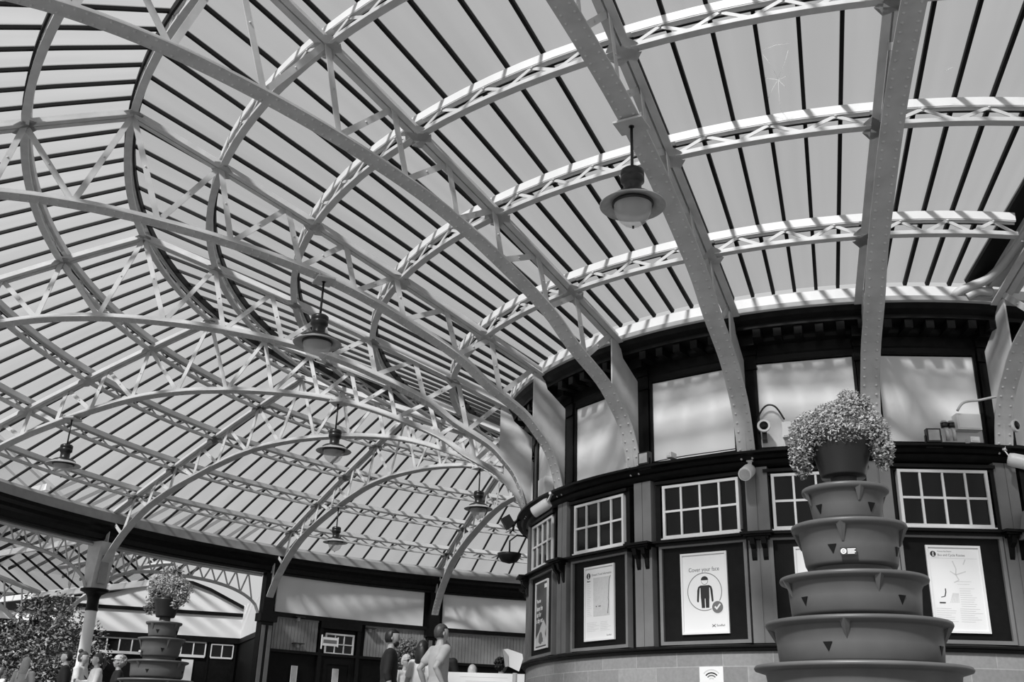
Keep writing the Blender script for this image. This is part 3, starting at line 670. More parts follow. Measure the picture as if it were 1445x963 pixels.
# door in the board wall
loc, rz = frame_of(8.45, RO - .02, 0); rz += pi
d1 = empty('door_1', loc, rz, kind='structure')
m = MB(); m.box(-.68, -.56, -.08, .1, 0, 3.45); m.box(.56, .68, -.08, .1, 0, 3.45); m.box(-.68, .68, -.12, .1, 3.3, 3.5); m.build('door_frame', 'dark', d1)
m = MB(); m.box(-.56, .56, -.04, .05, 0, 2.55); rect_frame(m, .9, .2, 1.1, .1, -.06, -.04); rect_frame(m, .9, 1.3, 2.4, .1, -.06, -.04); m.build('door_leaf', 'darkmatt', d1)
m = MB(); m.box(-.56, .56, -.02, .05, 3.2, 3.3); m.build('head_panel', 'darkmatt', d1)
m = MB(); rect_frame(m, .96, 2.58, 3.18, .05, -.06, .04)
for x in (-.15, .15): m.box(x - .015, x + .015, -.05, .02, 2.6, 3.15)
m.box(-.45, .45, -.05, .02, 2.86, 2.89); m.build('fanlight', 'white', d1)
m = MB(); m.box(-.45, .45, -.02, -.01, 2.6, 3.16); m.build('fanlight_pane', 'pane', d1)
loc, rz = frame_of(8.36, RO - .42, 2.78); rz += pi
p = empty('door_sign', loc, rz, 'small white bracket sign with a dark caption beside the far door fanlight', 'sign')
m = MB(); m.box(-.25, .25, -.012, .012, 0, .24); m.box(-.28, -.255, -.02, .02, -.1, .3); m.box(.255, .27, -.02, .02, -.02, .26); m.build('plate', 'paper', p); m = MB(); m.box(-.22, .22, -.014, -.012, .07, .17); m.build('caption_bar', 'inkgrey', p)
for kk, zz, lab in ((8.2, 2.68, 'small hooded wall lamp on the boards left of the far door'), (8.62, 3.3, 'small white light fitting at top of the boards right of the far door'), (8.19, 3.42, 'small dark spotlight under the rail left of the far door')):
    loc, rz = frame_of(kk, RO - .04, zz); rz += pi; p = empty('wall_lamp', loc, rz, lab, 'lamp')
    m = MB(); m.box(-.04, .04, -.12, .0, 0, .1); m.build('body', 'lampwhite', p); m = MB(); m.box(-.15, .15, -.22, .0, .1, .125); m.build('hood', 'black', p)
for kk, lab in ((8.2, 'pale notice low on the dark wainscot left of the far door'), (8.44, 'pale notice on the far door leaf')):
    loc, rz = frame_of(kk, RO - .065, 1.9); rz += pi; p = empty('notice', loc, rz, lab, 'notice'); m = MB(); m.box(-.09, .09, -.012, .0, -.25, .27); m.build('sheet', 'clothgrey', p); m = MB(); rect_frame(m, .2, -.26, .28, .012, -.016, .0); m.build('edge', 'alu', p)

# column and arch trusses of the open bays
t7 = TH(7)
p = empty('column', (17.85 * cos(t7), 17.85 * sin(t7), 0), t7, 'white round column with a black capital behind the people at left', 'column')
m = MB(); m.lathe([(.2, 0), (.2, .25), (.15, .3), (.15, .6), (.135, 2.9), (.135, 3.02)], 24); m.build('shaft', 'white', p)
m = MB(); m.lathe([(.15, 3.0), (.15, 3.05), (.14, 3.08), (.14, 3.3), (.17, 3.38), (.26, 3.44), (.34, 3.47), (.34, 3.52), (.0, 3.52)], 24); m.build('capital', 'dark', p)
m = MB(); m.prism([(-.12, 3.52), (.14, 3.52), (.2, 4.0), (.24, 4.66), (-.24, 4.66), (-.16, 4.0)], -.24, .24)
for s in (-1, 1): rect = [(s * .24)]
m.build('head_box', 'iron', p)
m = MB(); m.box(-.2, -.165, -.12, .12, 3.65, 4.5); m.build('head_panel', 'gutter', p)
def arch(k, lab):
    root = empty('spandrel_arch', (RO * cos(TH(k + .5)), RO * sin(TH(k + .5)), 3.5), 0, lab, 'arch truss', 'lattice arches across the open bays')
    o = root.location; r = RO - .02; t0, t1 = TH(k + .96), TH(k + .04); n = 40
    zb = lambda u: 3.52 + .72 * (1 - abs(2 * u - 1) ** 2.6) ** .55
    pt = lambda u, z, rr=r: V((rr * cos(t0 + (t1 - t0) * u), rr * sin(t0 + (t1 - t0) * u), z)) - V(o)
    m = MB(); m.tube([pt(j / n, zb(j / n)) for j in range(n + 1)], .045, 4, smooth=False); m.build('lower_chord', 'iron', root)
    m = MB(); m.tube([pt(j / n, 4.6) for j in range(n + 1)], .05, 4, smooth=False); m.build('upper_chord', 'iron', root)
    nv = 22
    for j in range(nv):
        a, b = .05 + .9 * j / nv, .05 + .9 * (j + 1) / nv
        za, zb_ = (zb(a), 4.6) if j % 2 == 0 else (4.6, zb(b))
        m = MB(); m.bar(pt(a, za), pt(b, zb_), .045, .012, up=pt(a, 0) + V(o)); m.build('lattice_bar', 'iron', root)
arch(7, 'pale lattice arch spanning above the far flower planter'); arch(6, 'pale lattice arch above the shrub at the far left'); 

# ------------------------------------------------------------------ annex beyond the open bays
PL, PR = V((-22.12, 9.40, 0)), V((-18.48, 12.03, 0))
gd = (PR - PL); gw = gd.length; ga = atan2(gd.y, gd.x)
gb = empty('wall_left', PL, ga, kind='structure')     # local x along the wall, -y faces the hall
arc = [(0, 4.28), (.1, 4.38), (.25, 4.6), (.4, 4.78), (.5, 4.83), (.62, 4.8), (.75, 4.62), (.88, 4.36), (1, 4.12)]
m = MB(); m.prism([(-.6, 3.1), (gw, 3.1)] + [(s_ * gw, z) for s_, z in arc[::-1]] + [(-.6, 4.1)], 0, .2); m.build('gable_panel', 'panel', gb)
m = MB(); m.path([(s_ * gw, z + .0) for s_, z in [(-.15, 4.16)] + arc], [(-.1, -.03), (.05, -.03), (.05, .06), (-.1, .06)]); m.build('gable_coping', 'darkmatt', gb)
m = MB(); m.box(-.6, gw, -.06, .05, 3.84, 3.95); m.box(-.6, gw, -.1, .05, 3.0, 3.17); m.build('gable_rail', 'dark', gb)
m = MB(); m.box(-.6, gw + .1, .02, .2, 0, 3.1); m.build('gable_base', 'darkmatt', gb)
w1 = empty('window_1', PL, ga, kind='structure')
m = MB(); a, b = .03 * gw, .77 * gw
m.box(a, b, -.06, .02, 2.52, 2.6); m.box(a, b, -.06, .02, 2.96, 3.0)
for j in range(10): x = a + (b - a) * j / 9; m.box(x - .02, x + .02, -.055, .02, 2.55, 2.99)
m.build('window_frame', 'white', w1); m = MB(); m.box(a, b, -.01, .015, 2.56, 2.98); m.build('pane', 'pane', w1)
w2 = empty('window_2', PL, ga, kind='structure')
m = MB(); a, b = .81 * gw, .96 * gw
m.box(a, b, -.06, .02, 2.52, 2.57); m.box(a, b, -.06, .02, 2.93, 2.97)
for x in (a, (a + b) / 2, b): m.box(x - .018, x + .018, -.055, .02, 2.55, 2.96)
m.build('window_frame', 'white', w2); m = MB(); m.box(a, b, -.01, .015, 2.56, 2.95); m.build('pane', 'pane', w2)
d2 = empty('door_2', PL, ga, kind='structure')
m = MB(); a, b = .80 * gw, .97 * gw; m.box(a, b, -.02, .02, 0, 2.5); m.box(a - .06, a, -.06, .02, 0, 3.0); m.box(b, b + .06, -.06, .02, 0, 3.0); m.build('door_leaf', 'dark', d2)
m = MB(); m.box(.62 * gw, .7 * gw, -.03, .02, 1.6, 2.45); m.build('poster_panel', 'paper', gb)
# return wall joining the gable to the pier of the hall
P8 = V((RO * cos(TH(8.02)), RO * sin(TH(8.02)), 0)); rd = P8 - PR
gr = empty('wall_return', PR, atan2(rd.y, rd.x), kind='structure')
m = MB(); m.box(0, rd.length, 0, .15, 3.1, 4.2); m.build('panel', 'panel', gr); m = MB(); m.box(0, rd.length, .0, .12, 0, 3.1); m.box(0, rd.length, -.04, .12, 3.0, 3.15); m.build('base', 'darkmatt', gr)
# further wall at far left
FA = V((-33, 3, 0)); FB = PL + (PL - PR).normalized() * .5 + V((-.9, 2.0, 0)); fd = FB - FA
gf = empty('wall_far', FA, atan2(fd.y, fd.x), kind='structure')
m = MB(); m.box(0, fd.length, 0, .2, 3.53, 3.80); m.build('panel', 'panel', gf); m = MB(); m.box(0, fd.length, -.02, .2, 0, 3.53); m.box(0, fd.length, -.06, .2, 3.8, 4.35); m.build('base', 'darkmatt', gf)
# glass roofs over the annex: a fan above the gable and a long pitched slope at the left
ee, nn = V((.34468, .93872, 0)), V((-.93872, .34468, 0))
ar = empty('fan_glass_roof', (RO * cos(TH(7.5)), RO * sin(TH(7.5)), 5.3), 0, 'pale glass roof with black bars above the arched gable wall', 'glass roof')
m = MB(); o = ar.location; rs = [18.3, 20, 22, 24.5]; zs = [6.3, 5.87, 5.37, 4.74]
vs = []; uvs = []
ks = [6.9 + 1.1 * j / 8 for j in range(9)]
for kk in ks:
    for r, z in zip(rs, zs): t = TH(kk); vs.append(V((r * cos(t), r * sin(t), z)) - o); uvs.append((kk * 2, r / 3))
m.add(vs, [(i * 4 + j, i * 4 + j + 1, (i + 1) * 4 + j + 1, (i + 1) * 4 + j) for i in range(8) for j in range(3)], False, uvs); m.build('glass', 'glass', ar)
for j in range(15):
    t = TH(6.9 + 1.1 * j / 14); m = MB(); m.bar(V((18.3 * cos(t), 18.3 * sin(t), 6.25)) - o, V((24.5 * cos(t), 24.5 * sin(t), 4.69)) - o, .05, .08); m.build('glazing_bar', 'bar', ar)
ar = empty('pitched_glass_roof', nn * 24 + ee * -.5 + V((0, 0, 4.15)), 0, 'long pitched glass roof with black bars behind the lattice arch at far left', 'glass roof')
o = ar.location; pr = lambda R, q: nn * R + ee * (-.5 - q) + V((0, 0, 4.15 + q * .58)) - o
m = MB(); m.add([pr(18.6, 0), pr(34, 0), pr(34, 9), pr(18.6, 9)], [(0, 1, 2, 3)], False, [(0, 0), (5, 0), (5, 3), (0, 3)]); m.build('glass', 'glass', ar)
for j in range(18):
    R = 18.8 + j * .85; m = MB(); m.bar(pr(R, 0) - V((0, 0, .03)), pr(R, 9) - V((0, 0, .03)), .035, .05); m.build('glazing_bar', 'bar', ar)
for q in (.05, 1.7, 3.4, 5.1):
    m = MB(); m.bar(pr(18.6, q) - V((0, 0, .16)), pr(34, q) - V((0, 0, .16)), .1, .16); m.build('purlin', 'white', ar)
# annex pier with two half arches
ee, nn = V((.34468, .93872, 0)), V((-.93872, .34468, 0))
PP = nn * 23.5 + ee * -.75
p = empty('annex_pier', PP, ga, 'black pier carrying lattice brackets behind the shrub at the far left', 'pier')
m = MB(); m.box(-.25, .25, -.25, .25, 0, 3.3); m.box(-.2, .2, -.2, .2, 3.3, 3.8); m.box(-.3, .3, -.3, .3, 3.2, 3.32); m.build('shaft', 'dark', p)
def bracket(p, dirv, span, z0, z1):
    d = dirv.normalized(); P = [d * (.28 + span * u) + V((0, 0, z0 + (z1 - z0) * (1 - (1 - u) ** 2.2))) for u in [j / 12 for j in range(13)]]
    Tp = [d * (.2 + span * u) + V((0, 0, z1 - .15 + .75 * u)) for u in [j / 12 for j in range(13)]]
    rot = Matrix.Rotation(-ga, 3, 'Z'); P = [rot @ q for q in P]; Tp = [rot @ q for q in Tp]
    m = MB(); m.tube(P, .07, 4, smooth=False); m.tube(Tp, .07, 4, smooth=False)
    m.build('arched_bracket', 'iron', p)
    for j in range(1, 11): m = MB(); m.bar(P[j], Tp[j + (1 if j % 2 else -1)], .05, .03); m.build('bracket_bar', 'iron', p)
bracket(p, -ee, 3.4, 2.75, 4.15); bracket(p, ee * .55 - nn, 3.6, 3.0, 4.9); 

# ------------------------------------------------------------------ tiered flower planters
def leaves(m, blobs, n, size, rnd):
    tot = sum(b[3] * b[4] * b[5] for b in blobs)
    for (cx, cy, cz, rx, ry, rz_) in blobs:
        for _ in range(int(n * rx * ry * rz_ / tot)):
            d = V((rnd.gauss(0, 1), rnd.gauss(0, 1), rnd.gauss(0, 1))).normalized(); q = rnd.uniform(.35, 1) ** .5
            c = V((cx + d.x * rx * q, cy + d.y * ry * q, cz + d.z * rz_ * q))
            a = V((rnd.gauss(0, 1), rnd.gauss(0, 1), rnd.gauss(0, .7))).normalized(); b = a.cross(d + V((rnd.gauss(0, .5), rnd.gauss(0, .5), rnd.gauss(0, .5)))).normalized(); s = size * rnd.uniform(.6, 1.3)
            nrm = a.cross(b)
            m.add([c - a * s, c - b * s * .45 + nrm * s * .12, c + a * s, c + b * s * .45 + nrm * s * .12], [(0, 1, 2), (0, 2, 3)])
def make_planter(kk, label, pos, rz, ntop, blobs, nleaf, lsize):
    root = empty('tiered_planter', pos, rz, label, 'planter', 'tiered flower planters')
    q = 1.132; zf = lambda z: (z - .25) * q + .25
    tiers = [(.62, .0, .40), (.558, .42, zf(.631)), (.486, zf(.632), zf(.832)), (.393, zf(.852), zf(1.041)), (.311, zf(1.088), zf(1.296)), (.2375, zf(1.312), zf(1.482))]
    for i, (R, z0, z1) in enumerate(tiers):
        h = z1 - z0; rb = R * (.9, .83, .865, .86, .79, .77)[i]; rw = R * (.89, .89, .895, .89, .87, .87)[i]
        m = MB(); m.lathe([(0, z0), (rb * .96, z0), (rb, z0 + .02), (rw * .5 + rb * .5, z0 + h * .45), (rw, z1 - .04), (R * .92, z1 - .034), (R * .99, z1 - .022), (R, z1 - .012), (R * .99, z1), (R * .95, z1 + .002), (rw * .93, z1 - .015), (rw * .9, z1 - .05), (0, z1 - .05)], 64)
        if i: m.lathe([(rb * .86, z0 + .01), (rb * .84, z0 - .08), (0, z0 - .08)], 40)
        o = m.build('tier', 'tub', root)
        for j in range(4):                                      # moulded spouts and drain notches
            a = RD(-98 + j * 90 + (28 if i % 2 else 0)); ca, sa = cos(a), sin(a)
            def onr(r, z, dt): return V((r * ca - dt * sa, r * sa + dt * ca, z))
            if i >= 2:
                k = MB(); k.add([onr(R * .955, z1 - .012, -.03), onr(R * .955, z1 - .012, .03), onr(R * 1.0, z1 - .02, 0), onr(rw * .965, z1 - h * .52, -.006), onr(rw * .965, z1 - h * .52, .006), onr(rw * .99, z1 - h * .5, 0), onr(rw * .85, z1 - .02, 0)],
                               [(0, 2, 5, 3), (2, 1, 4, 5), (3, 5, 4), (0, 1, 2), (0, 3, 6), (1, 6, 4), (3, 4, 6), (0, 6, 1)]); k.build('spout', 'tub', o)
            if i >= 1:
                a2 = a + RD(22 * (1 if i % 2 else -.6)); ca, sa = cos(a2), sin(a2); zz = z0 + h * .34; rr = rw * .5 + rb * .5
                k = MB(); k.add([onr(rr * .985, zz + .02, -.022), onr(rr * .985, zz + .02, .022), onr(rr * .95, zz - .028, 0), onr(rr + .004, zz + .022, -.024), onr(rr + .004, zz + .022, .024), onr(rr - .004, zz - .028, 0)],
                               [(0, 1, 2), (3, 5, 4), (0, 3, 4, 1), (1, 4, 5, 2), (2, 5, 3, 0)]); k.build('drain_notch', 'bar', o)
    m = MB(); m.lathe([(.08, zf(1.45)), (.07, zf(1.55)), (.0, zf(1.55))], 20); m.build('stem', 'tub', root)
    zt = zf(1.60)
    m = MB(); m.lathe([(0, zf(1.543)), (.12, zf(1.543)), (.125, zf(1.555)), (.165, zf(1.70)), (.192, zf(1.735)), (.195, zf(1.755)), (.17, zf(1.75)), (0, zf(1.74))], 40); o = m.build('top_pot', 'pot', root)
    for ti, aa in ((4, -93), (2, -91)):
        R, z0, z1 = tiers[ti]; h = z1 - z0; zz = z0 + h * (.24 if ti == 4 else .2); rr = R * (.868 if ti == 4 else .848) + .004
        st = empty('maker_sticker', (rr * cos(RD(aa)), rr * sin(RD(aa)), zz), RD(aa) + pi / 2); st.parent = root
        k = MB(); k.box(-.042, .042, -.002, .004, -.02, .02); k.build('sticker_back', 'ink', st)
        k = MB(); disc(k, -.024, 0, .015, -.0025, 18, .008); k.box(-.03, -.018, -.0035, -.0025, -.004, .004)
        for q_ in range(4): k.box(-.004, .038 - .006 * (q_ % 2), -.0035, -.0025, .008 - q_ * .0075, .013 - q_ * .0075)
        k.build('sticker_print', 'paper', st)
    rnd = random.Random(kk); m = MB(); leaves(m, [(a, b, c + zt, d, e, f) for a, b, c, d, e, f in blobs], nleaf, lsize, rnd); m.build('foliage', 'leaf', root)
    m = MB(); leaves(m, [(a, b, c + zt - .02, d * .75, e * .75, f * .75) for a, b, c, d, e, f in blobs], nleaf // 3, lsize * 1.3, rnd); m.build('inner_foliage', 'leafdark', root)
    return root
NEAR = (.09, -11.98, 0)
make_planter(1, 'tall tiered dark planter with a bushy pale plant standing in front of the ticket office', NEAR, 0, 0,
             [(-.13, -.02, .20, .16, .16, .14), (.0, 0, .24, .18, .18, .16), (.09, .0, .33, .12, .13, .12), (.15, 0, .20, .13, .15, .13), (-.22, -.03, .1, .075, .1, .17), (.225, 0, .1, .07, .1, .13), (0, -.13, .17, .16, .08, .08), (.06, 0, .42, .055, .06, .05)], 17000, .0105)
make_planter(2, 'tall tiered dark planter with spreading pale flowers in front of the far gable wall', (-8.70, -5.78, 0), RD(-28), 0,
             [(-.2, 0, .33, .22, .2, .2), (.04, 0, .36, .24, .2, .18), (.26, 0, .3, .22, .2, .15), (.14, 0, .52, .1, .09, .1), (-.36, 0, .18, .1, .14, .16), (.4, 0, .2, .12, .12, .12), (-.08, 0, .52, .1, .1, .1), (-.3, 0, .48, .09, .09, .09), (-.26, -.1, .08, .1, .1, .12), (.3, 0, .1, .1, .1, .08)], 3600, .021)
make_planter(3, 'tiered planter with round pale plant behind the man in the dark jumper', (-8.45, 2.1, 0), 0, 0,
             [(-.02, 0, .2, .3, .3, .26), (.12, 0, .1, .22, .22, .26), (-.14, 0, .02, .18, .2, .3)], 2600, .03)
# shrub at the left
sh = empty('flowering_shrub', (-19.95, 5.07, 0), 0, 'dark leafy shrub with pale flowers behind the people at far left', 'shrub')
rnd = random.Random(5); m = MB(); dx = V((.955, .294, 0))
bl = []
for (u, z, r) in ((-1.0, 2.5, .55), (-.45, 3.1, .6), (.1, 3.2, .55), (.6, 2.9, .5), (1.1, 2.5, .5), (1.4, 2.1, .4), (-.7, 2.0, .8), (.2, 2.2, .9), (.9, 1.8, .7), (0, 1.1, 1.0), (.8, 1.0, .8), (-.9, 1.0, .7)): bl.append((dx.x * u, dx.y * u, z, r, r * .8, r))
leaves(m, bl, 9000, .06, rnd); m.build('foliage', 'leafdark', sh); m = MB(); leaves(m, bl, 420, .045, rnd); m.build('blossom', 'leaf', sh)['kind'] = 'stuff'
m = MB()
for u in (-.3, 0, .3): m.tube([(u * .4, 0, 0), (u * .9, .05, 1.3), (u * 1.4, 0, 2.4)], [.03, .02, .01], 6)
m.build('stems', 'hairbrown', sh)
# small foliage bracket at the right end of ticket office
loc, rz = frame_of(-.12, 5.2, 2.55)
p = empty('wall_planter', loc, rz, 'dark wall trough with trailing plant at the right edge of the ticket office', 'planter')
m = MB(); m.prism([(-.2, .1), (.2, .1), (.2, .45), (-.1, .45)], -.25, 0); m.build('trough', 'grey', p)
m = MB(); leaves(m, [(0, -.15, -.02, .18, .12, .14), (.05, -.15, -.2, .08, .08, .14)], 500, .025, rnd); m.build('foliage', 'leaf', p)

# ------------------------------------------------------------------ white boards and tilted panel in the background
def at(x, y, dist): pass
p = empty('white_board', (-5.1, -2.75, 0), RD(17), 'long white notice board behind the blond child', 'board')
m = MB(); m.box(-.62, .56, -.02, .02, .75, 1.235); m.build('board', 'paper', p); m = MB(); m.box(-.6, -.55, -.03, .03, 0, .8); m.box(.5, .55, -.03, .03, 0, .8); m.build('legs', 'grey', p)
m = MB(); lines_ = [m.box(-.5 + random.uniform(0, .3), .1 + random.uniform(0, .3), -.022, -.02, 1.17 - j * .06, 1.176 - j * .06) for j in range(5)]; m.build('writing', 'inklight', p)
p = empty('tilted_panel', (-4.13, -4.6, 0), RD(20), 'white tilted panel on a grey post beside the ticket office sill', 'panel')
m = MB(); m.tube([(.03, 0, 0), (.03, 0, 1.12)], .03, 12); m.build('post', 'gutter', p)
m = MB(); m.prism([(-.06, 1.2), (.08, 1.14), (.13, 1.30), (.12, 1.36), (-.08, 1.42), (-.13, 1.41), (-.07, 1.34)], -.03, .0); m.build('face', 'plastic', p)
m = MB(); m.prism([(-.1, 1.19), (-.06, 1.2), (-.07, 1.34), (-.13, 1.41), (-.145, 1.41), (-.12, 1.3)], -.05, .04); m.build('side', 'gutter', p)

# ------------------------------------------------------------------ people
def fuse(mb, voxel, smooth=6):
    """one continuous surface grown over overlapping limb volumes"""
    me = mb.data('tmp', None) if isinstance(mb, MB) else mb
    ob = bpy.data.objects.new('tmp', me); COL.objects.link(ob)
    rm = ob.modifiers.new('r', 'REMESH'); rm.mode = 'VOXEL'; rm.voxel_size = voxel; rm.use_smooth_shade = True
    if smooth: sm = ob.modifiers.new('s', 'SMOOTH'); sm.factor = .5; sm.iterations = smooth
    dg = bpy.context.evaluated_depsgraph_get(); out = bpy.data.meshes.new_from_object(ob.evaluated_get(dg)); bpy.data.objects.remove(ob); bpy.data.meshes.remove(me)
    return out
def limb(mb, P):                      # [((x, y, z), r), ...] a tapering limb with rounded joints
    mb.tube([p for p, _ in P], [r for _, r in P], 14)
    for p, r in P: mb.lathe([(r * sin(pi * i / 8) + 1e-4, -r * cos(pi * i / 8)) for i in range(9)], 14, p)
def trunk(mb, P):                     # [(x, z, rx, ry), ...]
    n = 24; vs = [(x + rx * cos(2 * pi * j / n), ry * sin(2 * pi * j / n), z) for x, z, rx, ry in P for j in range(n)]
    fs = [(i * n + j, i * n + (j + 1) % n, (i + 1) * n + (j + 1) % n, (i + 1) * n + j) for i in range(len(P) - 1) for j in range(n)]
    fs += [tuple(range(n))[::-1], tuple((len(P) - 1) * n + j for j in range(n))]
    mb.add(vs, fs, True)
def ellipsoid(bm, c, r, seg=20, rings=14, fn=None):
    ret = bmesh.ops.create_uvsphere(bm, u_segments=seg, v_segments=rings, radius=1)
    for v in ret['verts']:
        p_ = v.co.copy()
        if fn: p_ = fn(p_)
        v.co = V((c[0] + p_.x * r[0], c[1] + p_.y * r[1], c[2] + p_.z * r[2]))
def person(label, pos, face, h, top, bottom, hair, hairm, pose='stand', sleeves='long', skin='skin', female=False, extras=()):
    root = empty('person', pos, face, label, 'person', None)
    s = h / 1.75; w_ = .90 if female else 1.0
    hip, kn, an = .92, .50, .08; sh, nk = 1.43, 1.50
    sw = .185 * w_
    arms = {}
    for sd in (-1, 1):
        P0 = (.0, sd * sw, sh - .02)
        if pose == 'stand': el, wr = (-.03, sd * (sw + .07), 1.13), (.05, sd * (sw + .07), .88)
        elif pose == 'hold': el, wr = (.06, sd * (sw + .06), 1.14), (.30, sd * .07, 1.20)
        elif pose == 'back': el, wr = (-.17, sd * (sw + .05), 1.17), (-.05, sd * (sw + .08), .94)
        elif pose == 'hips': el, wr = (-.13, sd * (sw + .16), 1.18), (.06, sd * (sw + .01), .99)
        elif pose == 'reach': el, wr = (.10, sd * (sw + .05), 1.16), (.32, sd * .12, 1.33 if sd > 0 else 1.1)
        elif pose == 'fold': el, wr = (.05, sd * (sw + .07), 1.15), (.24, -sd * .03, 1.17 + sd * .02)
        arms[sd] = (P0, el, wr)
    mb = MB()
    trunk(mb, [(0, .84, .09, .14 ), (0, .93, .115, .168), (0, 1.06, .10, .142 * w_), (-.005, 1.22, .118, .158 * w_), (-.005, 1.35, .108, .175 * w_), (0, 1.43, .08, .14 * w_), (.0, 1.47, .058, .075), (.008, 1.52, .052, .055), (.02, 1.60, .05, .052)])
    for sd in (-1, 1):
        limb(mb, [((0, sd * .09, hip - .04), .095), ((.015, sd * .098, .72), .078), ((.02, sd * .10, kn), .056), ((-.005, sd * .10, .34), .054), ((-.01, sd * .10, .09), .038)])
        limb(mb, [((-.03, sd * .10, .045), .04), ((.08, sd * .105, .04), .036), ((.17, sd * .11, .03), .026)])
        P0, el, wr = arms[sd]; mid = tuple((a_ + b_) / 2 for a_, b_ in zip(P0, el)); m2 = tuple(a_ * .65 + b_ * .35 for a_, b_ in zip(el, wr))
        limb(mb, [((0, sd * .10, 1.40), .07), (P0, .06), (mid, .05), (el, .041), (m2, .041), (wr, .027)])
    bm = bmesh.new(); tm = mb.data('b', None); bm.from_mesh(tm); bpy.data.meshes.remove(tm)
    def facefn(p_):
        q = p_.copy()
        if q.x > 0:
            if abs(q.y) < .22 and -.32 < q.z < .12: q.x += .16 * (1 - abs(q.y) / .22) * (1 - (q.z + .1) / .22 if q.z > -.1 else (q.z + .32) / .22)   # nose
            if abs(q.z - .12) < .16 and .18 < abs(q.y) < .55: q.x -= .07
            if -.62 < q.z < -.42 and abs(q.y) < .3: q.x += .05
            if q.z < -.75: q.x += .10
        if q.z < -.3: q.y *= 1 - .28 * (-q.z - .3)
        return q
    ellipsoid(bm, (.025, 0, 1.635), (.098, .078, .118), 28, 22, facefn)
    for sd in (-1, 1):
        ellipsoid(bm, (.01, sd * .080, 1.63), (.02, .012, .032), 10, 8)
        P0, el, wr = [V(a) for a in arms[sd]]
        d = (wr - el).normalized(); side_ = d.cross(V((0, sd, 0)) if abs(d.y) < .8 else V((1, 0, 0))).normalized(); nrm = V((0, -sd, 0)); nrm = (nrm - d * nrm.dot(d)).normalized(); side_ = d.cross(nrm).normalized() * sd
        c = wr + d * .055
        mt = Matrix((d, side_, nrm)).transposed()
        ret = bmesh.ops.create_uvsphere(bm, u_segments=12, v_segments=8, radius=1)
        for v in ret['verts']: v.co = c + mt @ V((v.co.x * .055, v.co.y * .042, v.co.z * .018))
        fing = []
        for fi, (oy, ln) in enumerate(((-.030, .062), (-.010, .075), (.011, .07), (.031, .055))):
            b0 = c + d * .042 + side_ * oy; b1 = b0 + d * ln * .55 + nrm * .008; b2 = b1 + d * ln * .4 + nrm * .022
            fing.append([(b0 - d * .02, .0095), (b0 + d * .001, .0095), (b1, .0085), (b2, .007)])
        t0 = c - d * .01 + side_ * -.036; fing.append([(t0 + side_ * .01, .011), (t0 - side_ * .012 + d * .02, .0105), (t0 - side_ * .022 + d * .05 + nrm * .012, .008)])
        mb = MB()
        for f in fing: mb.tube([q for q, _ in f], [r for _, r in f], 7)
        tm = mb.data('f', None); bm.from_mesh(tm); bpy.data.meshes.remove(tm)
    me = bpy.data.meshes.new('body'); bmesh.ops.recalc_face_normals(bm, faces=bm.faces); bm.to_mesh(me); bm.free()
    out = fuse(me, .0095, 1)
    bm = bmesh.new(); bm.from_mesh(out); left = set(bm.verts); best = []
    while left:
        st = [left.pop()]; comp = [st[0]]
        while st:
            v = st.pop()
            for e in v.link_edges:
                u = e.other_vert(v)
                if u in left: left.discard(u); st.append(u); comp.append(u)
        if len(comp) > len(best): best = comp
    keep = set(best); bmesh.ops.delete(bm, geom=[v for v in bm.verts if v not in keep], context='VERTS'); bm.to_mesh(out); bm.free()
    out.materials.clear(); out.materials.append(M[skin])
    def put(name, me_, m_):
        o = bpy.data.objects.new(name, me_); COL.objects.link(o); o.parent = root; o.scale = (s, s, s)
        if m_: me_.materials.clear(); me_.materials.append(M[m_])
        for q in me_.polygons: q.use_smooth = True
        return o
    put('body', out, skin)
    g = .016
    mb = MB()
    trunk(mb, [(0, .93, .133, .184), (0, .97, .132, .183), (0, 1.06, .118, .16 * w_ + .004), (-.005, 1.22, .132, .174 * w_), (-.005, 1.35, .122, .19 * w_), (0, 1.43, .092, .15 * w_), (0, 1.475, .066, .08)])
    for sd in (-1, 1):
        P0, el, wr = [V(a_) for a_ in arms[sd]]; mid = (P0 + el) / 2
        L_ = [((0, sd * .10, 1.40), .082), (tuple(P0), .074)]
        if sleeves == 'long': L_ += [(tuple(mid), .064), (tuple(el), .055), (tuple(wr - (wr - el) * .06), .038)]
        elif sleeves == 'half': L_ += [(tuple(mid), .064), (tuple(el), .056), (tuple(el + (wr - el) * .3), .052)]
        else: L_ += [(tuple(P0 + (el - P0) * .6), .066)]
        limb(mb, L_)
    put('top', fuse(mb, .0125, 5), top)
    mb = MB(); trunk(mb, [(0, .80, .10, .15), (0, .93, .122, .176), (0, 1.03, .112, .157)])
    for sd in (-1, 1): limb(mb, [((0, sd * .09, hip - .04), .105), ((.015, sd * .098, .72), .09), ((.02, sd * .10, kn), .07), ((-.003, sd * .10, .34), .068), ((-.01, sd * .10, .10), .058)])
    put('trousers', fuse(mb, .0125, 4), bottom)
    mb = MB()
    for sd in (-1, 1): mb.tube([(-.07, sd * .1, .035), (.05, sd * .105, .04), (.15, sd * .11, .035), (.19, sd * .11, .025)], [.045, .05, .045, .02], 10)
    put('shoes', mb.data('shoes', None), 'clothblack')
    # hair
    bm = bmesh.new()
    def cap(p_):
        q = p_.copy()
        if q.x > .12 and q.z < .42: q *= .72
        elif q.z < -.62: q *= .75
        return q * (1 + random.uniform(-.012, .02))
